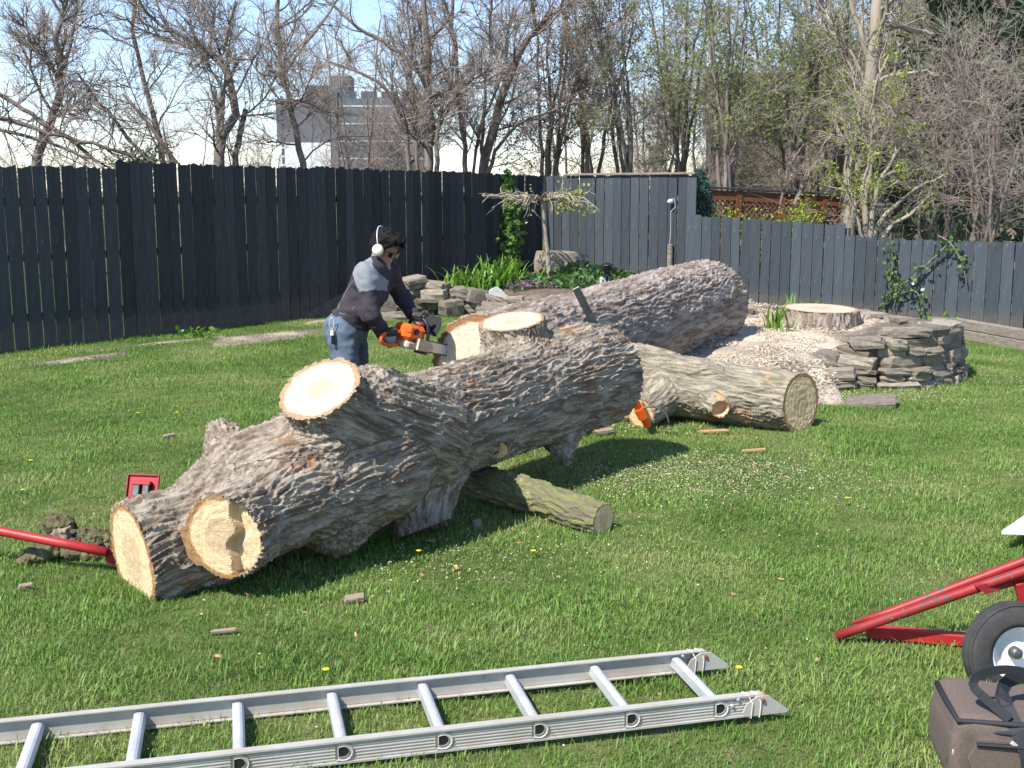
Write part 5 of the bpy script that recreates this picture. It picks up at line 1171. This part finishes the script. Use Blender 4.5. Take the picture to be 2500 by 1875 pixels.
for nm, sel, mt in (('jacket', ~grey, M['jacket']), ('shoulder_panel', grey, M['jacket_grey'])):
    Q = Qj[sel]; idx = np.unique(Q); rm = np.full(len(Vj), -1); rm[idx] = np.arange(len(idx)); ob(nm, Vj[idx], rm[Q], mt, man, smooth=True)
def on_jacket(pts):
    out = []
    for (px, py) in pts:
        lo_, hi_ = 6.9, 7.7                      # march to the jacket surface
        best = None
        for Yq in np.arange(6.95, 7.9, .01):
            P = at(px, py, Yq)[None]
            if jk_sdf(P)[0] < .001: best = P[0]; break
        if best is not None: out.append(best+np.array([0,-.003,0]))
    return out
for pth in ([(862,685),(848,688),(843,705),(833,720),(827,745),(824,760),(833,768),(846,767),(858,758),(866,748)], [(903,800),(915,800),(925,795),(932,788)], [(952,716),(965,718),(985,715),(995,716)]):
    pj_ = on_jacket(pth)
    if len(pj_) > 2: MB().tube(resample(np.array(pj_), 20), .0028, 5).build('piping', M['jacket_grey'], man)
def jn(P):
    d = body(P, .010, 'legs')+wrinkle(P*1.1+.3)*.8; d = np.maximum(d, (P-(hem+leanx*.055))@leanx); return np.maximum(d, .10-P[:, 2])
sdf_obj('jeans', jn, lo, hi, .009, M['jeans'], man)
for ft, kn in ((ftR, knR), (ftL, knL)):
    f = lambda P, ft=ft: smin(smin(seg(P, ft+np.array([-.03,0,-.035]), ft+np.array([.17,-.02,-.045]), .048, .042)[0], seg(P, ft, ft+np.array([0,0,.09]), .056, .06)[0], .03), 9+0*P[:, 0], .01)
    def f2(P, f=f): return np.maximum(f(P), .004-P[:, 2])
    sdf_obj('boot', f2, ft-.15, ft+.28, .009, M['boot'], man)
# hair: shell over the crown with a tousled front
def hair(P):
    q = (P-headc)@MH; d = ell(P, hd(-.012,0,.032), (.108,.088,.112), MH); d = smin(d, ell(P, hd(.050,-.0,.100), (.058,.062,.030), MH), .03)
    cutf = (q[:, 0]*.80-q[:, 2]*.60)-.012; d = np.maximum(d, cutf); low = -q[:, 2]-.035-.35*np.clip(-q[:, 0], 0, .1); d = np.maximum(d, low)
    return d+.005*np.sin(q[:, 0]*90+q[:, 1]*60)*np.sin(q[:, 1]*110+q[:, 2]*50)+.003*np.sin(q[:, 1]*260)
sdf_obj('hair', hair, headc-.2, headc+.2, .006, M['hair'], man)
for sg in (1, -1):
    tfs = []
    pass
rs = np.random.default_rng(3); n = 260; a = rs.uniform(-1, 1, n); b = rs.uniform(-.9, .9, n); base_ = np.stack([hd(.02+.06*x, .07*y, .125-.05*abs(y)-.03*max(0, x)) for x, y in zip(a, b)])
Pl = np.zeros((n, 4, 3)); dr = rs.normal(size=(n, 3))*.35+MH[:, 0]*.6+MH[:, 2]*.45
for j in range(4): Pl[:, j] = base_+dr*(.012*j)-MH[:, 2]*(.002*j*j)
V1 = tubes(Pl, np.full(n, .0035), 3, .2)
n = 900; u_ = rs.normal(size=(n, 3)); u_ /= np.linalg.norm(u_, axis=1)[:, None]; u_[:, 2] = np.abs(u_[:, 2])*1.0-.15; u_[:, 0] -= .25
b0 = np.array([hd(-.012+.106*a, .086*b, .032+.110*c) for a, b, c in u_/np.linalg.norm(u_, axis=1)[:, None]]); Pl = np.zeros((n, 4, 3)); nn = (b0-headc); nn /= np.linalg.norm(nn, axis=1)[:, None]
dr = nn*.45+MH[:, 0]*.5+MH[:, 2]*.1+rs.normal(size=(n, 3))*.28
for j in range(4): Pl[:, j] = b0-nn*.004+dr*.0105*j-nn*.0014*j*j
kf = ~((((b0-headc)@MH)[:, 0] > .015) & (((b0-headc)@MH)[:, 2] < .085)); Pl = Pl[kf]; n = len(Pl)
V2 = tubes(Pl, np.full(n, .0030), 3, .25); V, Q = join([V1, V2]); ob('tousled_strands', V, Q, M['hair'], man, kind='stuff')
# ear muffs: cups, band, ; glasses
em = thing('ear_defenders', hd(0,0,0), 'cream ear defenders with a thin wire band on the man\'s head', 'ear defenders'); 
for sg in (1, -1):
    c_ = hd(-.005, .080*sg, -.008); MB().lathe(c_, MH[:, 1]*sg, [(-.012,.030),(-.010,.039),(.006,.040),(.007,.037)], 20).build('cushion', M['black'], em, smooth=True)
    MB().lathe(c_, MH[:, 1]*sg, [(.006,.036),(.010,.040),(.022,.038),(.033,.028),(.038,.012),(.039,.0005)], 22).build('cup', M['muff'], em, smooth=True)
bandp = [hd(-.01-.095*math.sin(t), .094*math.cos(t), .008+.105*math.sin(t)) for t in np.linspace(0, math.pi, 18)]
MB().tube(bandp, .0042, 6).build('headband', M['metal'], em, smooth=True)
sg_ = thing('sunglasses', hd(.09,0,0), 'black wraparound sunglasses on the man\'s face', 'sunglasses')
pts = [hd(.020+.073*math.cos(t)**.7 if math.cos(t) > 0 else .02, .082*math.sin(t), .006) for t in np.linspace(-1.45, 1.45, 15)]
for z0, nm in ((0, 'frame'),):
    MB().tube([np.array(p)+MH[:, 2]*.012 for p in pts], .0035, 6).build('frame', M['black'], sg_, smooth=True)
lens_ = MB(); Vl = [np.array(p)+MH[:, 0]*.004+MH[:, 2]*z for z in (.012, -.020) for p in pts[2:13]]; lens_.add(Vl+[v-MH[:, 0]*.003 for v in Vl], [(i, i+1, 12+i, 11+i) for i in range(10)]+[(22+i+1, 22+i, 33+i, 34+i) for i in range(10)]); lens_.build('lens', M['lens'], sg_, smooth=True)
for s in (1, -1): MB().tube([hd(.030,.083*s,.012), hd(-.01,.086*s,.012), hd(-.05,.080*s,-.005)], .003, 5).build('temple', M['black'], sg_)
# carabiner with keys on the belt
cb = at(810, 790, 7.36); MBk = thing('key_carabiner', cb, 'steel carabiner with keys clipped to the back of the man\'s jeans', 'carabiner')
MB().tube([cb+np.array([.016*math.cos(t), -.0, .038*math.sin(t)]) for t in np.linspace(0, 2*math.pi, 20)], .0035, 6, cap=False).build('clip', M['metal'], MBk, smooth=True)
MB().box(cb+np.array([.0,0,-.062]), (.022,.010,.035), None, .003).build('tag', M['white'], MBk)
MB().box(cb+np.array([.006,0,-.105]), (.026,.012,.06), rotz(.3), .004).build('key', M['black'], MBk)
# gloved hands: palm, four curled fingers and a thumb around each handle
def hand(wr, grip, axis, side_, nm):
    axis = np.array(axis, float); axis /= np.linalg.norm(axis); d = grip-wr; L_h = np.linalg.norm(d); d /= L_h
    out = d-axis*d.dot(axis); out /= np.linalg.norm(out); w_ = np.cross(axis, out)*side_; segs = []
    palm = [(wr, .032), (grip-out*.040+w_*.012, .036)]
    fl = [.95, 1.05, 1.0, .8]
    for k in range(4):
        o_ = axis*(-.034+.0225*k); rr = .026; L_f = fl[k]; angs = [2.6, 1.7, .7, -.35]
        P_ = [grip+o_+(out*math.cos(t)*-1*-1*math.cos(0)*0) for t in ()]
        pts_ = [grip+o_-out*math.cos(a_*1.0-math.pi+math.pi)*0 for a_ in ()]
        ring_ = [grip+o_+rr*(w_*math.sin(a_)+out*math.cos(a_)) for a_ in (2.5, 1.5, .55, -.5*L_f)]
        segs.append(ring_)
    th_ = [grip-out*.035-axis*.020, grip-axis*.050-w_*.012-out*.018, grip-axis*.050-w_*.028+out*.004, grip-axis*.035-w_*.028+out*.024]
    def f(P):
        dp = smin(seg(P, palm[0][0], palm[1][0], palm[0][1], palm[1][1])[0], seg(P, grip-out*.032+w_*.012-axis*.028, grip-out*.032+w_*.012+axis*.030, .019, .018)[0], .02)
        for ring_ in segs:
            df = None
            for a, b in zip(ring_[:-1], ring_[1:]): q = seg(P, a, b, .0108, .0100)[0]; df = q if df is None else np.minimum(df, q)
            dp = smin(dp, df, .006)
        df = None
        for a, b in zip(th_[:-1], th_[1:]): q = seg(P, a, b, .0125, .0115)[0]; df = q if df is None else np.minimum(df, q)
        return smin(dp, df, .008)
    c = (wr+grip)/2; V, Q = surf(f, c-.15, c+.15, .0045); C = V[Q].mean(1); darkf = ((C-grip)@out) > -.012
    for nm2, sel, mt in (('glove', ~darkf, M['glove']), ('glove_fingers', darkf, M['glove_dark'])):
        Q2 = Q[sel]; idx = np.unique(Q2); rm = np.full(len(V), -1); rm[idx] = np.arange(len(idx)); ob(nm2, V[idx], rm[Q2], mt, man, smooth=True)
hand(wrR, grR, sl_(-.15,0,.025)-sl_(-.23,0,.006), 1, 'r')
hand(wrL, grL, Ms[:, 1], -1, 'l')

# ------------------------------------------------------------------ turf clods, bark pieces, chips, dandelions
def clod(label, px, py, s, rz, seed, tilt=0, cat='clod', mt='clod', name='turf_clod'):
    p = gp(px, py, s[2]*.35); Rm = np.array(Matrix.Rotation(R(rz), 3, 'Z') @ Matrix.Rotation(R(tilt), 3, 'Y')); r_ = np.array(s)*.55
    f = lambda P: ell(P, p, r_, Rm)+.022*fbm(P*16+seed, 3)+.010*pn(P*60+seed)
    V, Q = surf(f, p-max(s), p+max(s), .008); o = ob(name, V-p, Q, M[mt], smooth=True); o.location = p; tag(o, label, cat); return o
clod('torn turf clod tilted in front of the red lever pole', 100, 1352, (.20,.13,.10), 50, 71, -18)
clod('dark torn bark lump behind the red lever pole', 150, 1292, (.16,.12,.12), -30, 72, 30)
clod('flat dark earth clod at the toe of the red lever pole', 205, 1345, (.30,.17,.07), 0, 73, 5)
clod('strip of loose turf touching the left sawn limb', 225, 1312, (.22,.10,.08), 12, 74, 10)
clod('thin torn slab of bark on the clod by the lever pole', 150, 1318, (.10,.05,.11), 15, 75, -30, mt='barkbit', name='bark_piece', cat='bark')
def flake(label, px, py, s, rz, seed, mt='barkbit', group=None, name='bark_piece'):
    me = stone_mesh(seed, name); me.materials[0] = M[mt]; p = gp(px, py, .025); o = link(name, me); o.location = p; o.scale = s; o.rotation_euler = (R(6), R(-5), R(rz)); tag(o, label, 'bark', group)
flake('curled piece of bark on the grass below the trunk middle', 865, 1460, (.085,.05,.02), 10, 81)
flake('orange splinter of wood in the grass in front of the limb log', 1840, 1099, (.16,.022,.014), -4, 82, 'chip_orange')
flake('small grey bark piece on the lawn left of the trunk', 412, 1064, (.08,.035,.025), 30, 83)
flake('bark flake standing in the shade beside the cut downward stub', 1165, 1280, (.045,.03,.05), 30, 84)
flake('grey bark strip behind the orange cant hook', 1475, 1052, (.14,.07,.025), 15, 85)
flake('pale bark slab under the right end of the trunk', 1540, 1018, (.20,.05,.03), 28, 86)
flake('long thin bark strip along the front of the limb log', 1740, 1052, (.22,.03,.015), -10, 87, 'chip_orange')
flake('flat brown bark curl near the lower left lawn', 62, 1430, (.06,.03,.015), 20, 88)
flake('thin brown bark sliver in front of the leftmost sawn limb', 545, 1540, (.10,.02,.012), 5, 89)
flake('torn strip of orange bark on top of the trunk beside the sawn upright limb', 0, 0, (.001,.001,.001), 0, 90, 'chip_orange')
o = bpy.data.objects['bark_piece.009'] if 'bark_piece.009' in bpy.data.objects else None
for q in list(bpy.data.objects):
    if q.get('label', '').startswith('torn strip of orange bark'):
        q.location = at(1395, 800, 7.10); q.scale = (.17,.045,.022); q.rotation_euler = (0, R(-6), R(42))
# dandelions
def dandelion(px, py, lab):
    p = gp(px, py, .042); t = thing('dandelion', (p[0], p[1], 0), lab, 'flower', 'dandelions in the lawn'); mb_ = MB()
    for i in range(16):
        a = i/16*6.283; d_ = np.array([math.cos(a), math.sin(a), .25]); s_ = np.array([-math.sin(a), math.cos(a), 0])*.004; mb_.add([p, p+d_*.008+s_, p+d_*.014, p+d_*.008-s_], [(0,1,2,3)])
    mb_.lathe(p, (0,0,1), [(-.004,.003),(.0,.007),(.005,.005),(.007,.0005)], 10); mb_.build('flower_head', M['yellow'], t); MB().tube([(p[0],p[1],0), (p[0],p[1],p[2]-.003)], .002, 5).build('stalk', M['ivy'], t)
for (px, py, lab) in [(1804,1630,'yellow dandelion right of the ladder feet'), (75,1124,'yellow dandelion at far left above the lever pole'), (55,1196,'yellow dandelion just above the lever pole'), (337,1008,'left hand one of two small dandelions on the upper left lawn'), (432,1007,'right hand one of two small dandelions on the upper left lawn'), (795,1635,'yellow dandelion just above the ladder middle'), (2068,1216,'yellow dandelion on the lawn above the red cart handle'), (1302,1345,'yellow dandelion near the mossy log'), (1022,1345,'yellow dandelion below the cut downward stub')]: dandelion(px, py, lab)
# chips: many little slivers
def chips(name, label, P, size, mt, seed):
    rs = np.random.default_rng(seed); n = len(P); a = rs.uniform(0, 6.28, n); s = size*rs.uniform(.4, 1.5, n); ax = np.stack([np.cos(a), np.sin(a), rs.normal(size=n)*.35], 1)*s[:, None]; b = np.stack([-np.sin(a), np.cos(a), rs.normal(size=n)*.5], 1)*(s*rs.uniform(.25, .6, n))[:, None]
    V = np.stack([P, P+ax, P+ax+b, P+b], 1).reshape(-1, 3); o = ob(name, V, np.arange(4*n).reshape(-1, 4), M[mt], smooth=False, kind='stuff'); return o
rs = np.random.default_rng(77); n = 60000; x = rs.uniform(.2, 4.4, n); y = rs.uniform(9.0, 15, n)
hm = mound_z(x, y); kk = (hm > .0) & (fbm(np.stack([x*1.6, y*1.6, x*0], 1)) > -.05+.6*(x > 3.2)*(y < 11.9)); x, y, hm = x[kk], y[kk], hm[kk]
chips('wood_chips', '', np.stack([x, y, lawn_z(x, y)+hm-.015+rs.uniform(0, .02, len(x))], 1), .017, 'chip', 1)
def patch(cx, cy, rx, ry, n, sd, size=.014, zz=.030):
    n = int(n*1.5); rs = np.random.default_rng(sd); x = cx+rs.normal(size=n)*rx*.5; y = cy+rs.normal(size=n)*ry*.5; return np.stack([x, y, lawn_z(x, y)+rs.uniform(.004, zz, n)], 1)
PP = [patch(*gp(1740,1160)[:2], 1.0, .7, 5200, 3), patch(*gp(1450,1180)[:2], .8, .9, 1400, 4), patch(*gp(1050,1370)[:2], 1.1, .5, 1300, 5), patch(*gp(900,920)[:2], .9, .6, 900, 6),
      patch(1.2, 6.5, 4.0, 4.0, 700, 7), patch(0, 5, 6, 5, 350, 8, zz=.045), patch(*gp(1480,1040)[:2], .6, .3, 900, 9), patch(2.4, 9.6, 1.6, .5, 2600, 10), patch(4.9, 10.2, .9, .9, 1200, 11), patch(-3.5, 8.5, 3.5, 3.5, 600, 12), patch(*gp(2000,975)[:2], 1.0,.3, 1800, 13)]
chips('sawdust', '', np.concatenate(PP), .0068, 'sawdust', 2)
rs = np.random.default_rng(5); t_ = rs.uniform(0, 1, 520)**.7; b0 = sl_(.16,-.06,-.06); sp_ = b0+np.stack([-.10*t_-.45*t_**2, -.12*t_, -.12*t_-.42*t_**2], 1)+rs.normal(size=(520, 3))*(.012+.075*t_)[:, None]
chips('sawdust_spray', '', sp_, .0055, 'sawdust', 9)
PP = [patch(-.6, 4.3, 3.5, 1.6, 34, 21), patch(1.0, 6, 4.0, 4.0, 60, 22), patch(.9, 8.3, .9, .4, 70, 23)]
chips('bark_litter', '', np.concatenate(PP), .02, 'chip_orange', 3)
# bare chip patches along the left fence: low soil tongues
def soil_patch(c, rx, ry, rz, seed, chipn):
    X, Y, Q = grid(-1, 1, -1, 1, .08); r = np.hypot(X, Y)*(1+.40*fbm(np.stack([X*1.5+seed, Y*1.5, X*0], 1))); Z = .016*ss(1, .45, r)-.03*(r > 1); c_, s_ = math.cos(rz), math.sin(rz); x = c[0]+(X*rx)*c_-(Y*ry)*s_; y = c[1]+(X*rx)*s_+(Y*ry)*c_
    o = ob('soil_patch', np.stack([x, y, lawn_z(x, y)+Z], 1), Q, M['mound'], kind='structure'); o.data.attributes.new('chips', 'FLOAT', 'POINT').data.foreach_set('value', np.full(len(x), chipn, np.float32))
angF = math.atan2(FLd[1], FLd[0])
PATCH = [(gp(655,822)[:2], .95, .42, angF, .40), (gp(190,878)[:2], .7, .16, angF, .10), (gp(400,838)[:2], 1.1, .08, angF, .3), (gp(850,780)[:2], .9, .2, angF, .3)]
for k, (c, rx, ry, rz, cn) in enumerate(PATCH): soil_patch(c, rx, ry, rz, k*5, cn)
# bump of unmown grass against fence and small weeds
for (px, py, lab) in [(480,815,'small green weed at the foot of the left fence'), (2318,790,'tiny green weed by the fence right of the stone wall')]:
    p = gp(px, py, .05); V, Q = leaves(p+np.random.default_rng(px).normal(size=(60, 3))*np.array([.12,.08,.05]), .07, narrow=.8); tag(ob('weed', V, Q, M['strapleaf'], smooth=False), lab, 'weed')

# ------------------------------------------------------------------ grass
def tuft(seed, n, hgt, spread, wdt):
    rs = np.random.default_rng(seed); V = []; Q = []; dry = []
    for k in range(n):
        a = rs.uniform(0, 6.28); l = hgt*rs.uniform(.5, 1.15); b = np.array([rs.normal()*spread, rs.normal()*spread, -.004]); lean = rs.uniform(.1, .95); az = rs.uniform(0, 6.28); dx = np.array([math.cos(az), math.sin(az), 0]); sd = np.array([-dx[1], dx[0], 0])*wdt*rs.uniform(.7, 1.3); dr = 1. if rs.uniform() < .11 else 0.
        i0 = len(V)
        for t, wv in ((0, 1), (.5, .85)):
            p = b+dx*l*lean*t**1.5+np.array([0, 0, l*(t-.35*lean*t*t)]); V += [p-sd*wv, p+sd*wv]
        V.append(b+dx*l*lean+np.array([0, 0, l*(1-.38*lean)])); dry += [dr]*5; Q += [(i0, i0+1, i0+3, i0+2), (i0+2, i0+3, i0+4)]
    me = mesh_np('grass_tuft', V, Q, M['grass'], smooth=False); me.attributes.new('dry', 'FLOAT', 'POINT').data.foreach_set('value', np.array(dry, np.float32)); return bpy.data.objects.new('grass_tuft', me)
tc = bpy.data.collections.new('grass_tufts')
for k in range(7): tc.objects.link(tuft(200+k, 34, .025 if k < 6 else .048, .040, .0014 if k < 6 else .0018))
X, Y, Q = grid(-9.5, 11.0, 1.6, 20.0, .10)
cxm = X[Q].mean(1); cym = Y[Q].mean(1); keep = (left_of_fence(cxm, cym) > .02) & (in_front_right(cxm, cym) > .04)
keep &= np.abs(cxm) < .50*cym+1.2
Q = Q[keep]; idx = np.unique(Q); rm = np.full(len(X), -1); rm[idx] = np.arange(len(idx)); X = X[idx]; Y = Y[idx]; Q = rm[Q]
mh = mound_z(X, Y); bh = bed_z(X, Y); inm = (X > -.1) & (X < 5.2) & (Y > 8.6)
dens = np.where(Y < 5.5, 760., np.where(Y < 9, 540., 330.))
dens *= np.where(inm & (mh > .035), 0, 1)*np.where((side(BED, X, Y) > -.1) & (X > -3.2) & (X < 3.2), 0, 1)
dens *= np.where((X > 3.9) & (X < 5.9) & (Y > 9.6) & (Y < 11.3), .55, 1)
for (c, rx, ry, rz, cn) in PATCH:
    a = (X-c[0])*math.cos(rz)+(Y-c[1])*math.sin(rz); b = -(X-c[0])*math.sin(rz)+(Y-c[1])*math.cos(rz); dens *= ss(.6, 1.1, np.hypot(a/rx, b/ry))
# keep blades out of wood: thin them where logs press them
nzv = fbm(np.stack([X*1.3, Y*1.3, X*0], 1)); dens *= np.clip(1+.35*nzv, .5, 1.4)
sclv = np.clip(1.0+.45*fbm(np.stack([X*1.9+9, Y*1.9, X*0], 1), 2), .55, 1.7)*np.where(Y > 9, 1.15, 1)
g = ob('grass', np.stack([X, Y, lawn_z(X, Y)+.001], 1), Q, M['lawn'], kind='stuff')
g.data.attributes.new('dens', 'FLOAT', 'POINT').data.foreach_set('value', dens.astype(np.float32)); g.data.attributes.new('scl', 'FLOAT', 'POINT').data.foreach_set('value', sclv.astype(np.float32))
ng = bpy.data.node_groups.new('grass_scatter', 'GeometryNodeTree'); ng.interface.new_socket('Geometry', in_out='INPUT', socket_type='NodeSocketGeometry'); ng.interface.new_socket('Geometry', in_out='OUTPUT', socket_type='NodeSocketGeometry')
N = ng.nodes; L = ng.links; gi = N.new('NodeGroupInput'); go = N.new('NodeGroupOutput'); dp = N.new('GeometryNodeDistributePointsOnFaces'); L.new(gi.outputs[0], dp.inputs['Mesh'])
na = N.new('GeometryNodeInputNamedAttribute'); na.data_type = 'FLOAT'; na.inputs[0].default_value = 'dens'; L.new(na.outputs[0], dp.inputs['Density'])
ip = N.new('GeometryNodeInstanceOnPoints'); L.new(dp.outputs['Points'], ip.inputs['Points']); ci = N.new('GeometryNodeCollectionInfo'); ci.inputs[0].default_value = tc; ci.inputs[1].default_value = True; ci.inputs[2].default_value = True
L.new(ci.outputs[0], ip.inputs['Instance']); ip.inputs['Pick Instance'].default_value = True
rv = N.new('FunctionNodeRandomValue'); rv.data_type = 'FLOAT_VECTOR'; rv.inputs[0].default_value = (-.12,-.12,0); rv.inputs[1].default_value = (.12,.12,6.28); L.new(rv.outputs[0], ip.inputs['Rotation'])
rsn = N.new('FunctionNodeRandomValue'); rsn.data_type = 'FLOAT'; rsn.inputs[2].default_value = .65; rsn.inputs[3].default_value = 1.3
nb = N.new('GeometryNodeInputNamedAttribute'); nb.data_type = 'FLOAT'; nb.inputs[0].default_value = 'scl'
mm = N.new('ShaderNodeMath'); mm.operation = 'MULTIPLY'; L.new(rsn.outputs[1], mm.inputs[0]); L.new(nb.outputs[0], mm.inputs[1]); L.new(mm.outputs[0], ip.inputs['Scale'])
L.new(ip.outputs[0], go.inputs[0]); md = g.modifiers.new('scatter', 'NODES'); md.node_group = ng
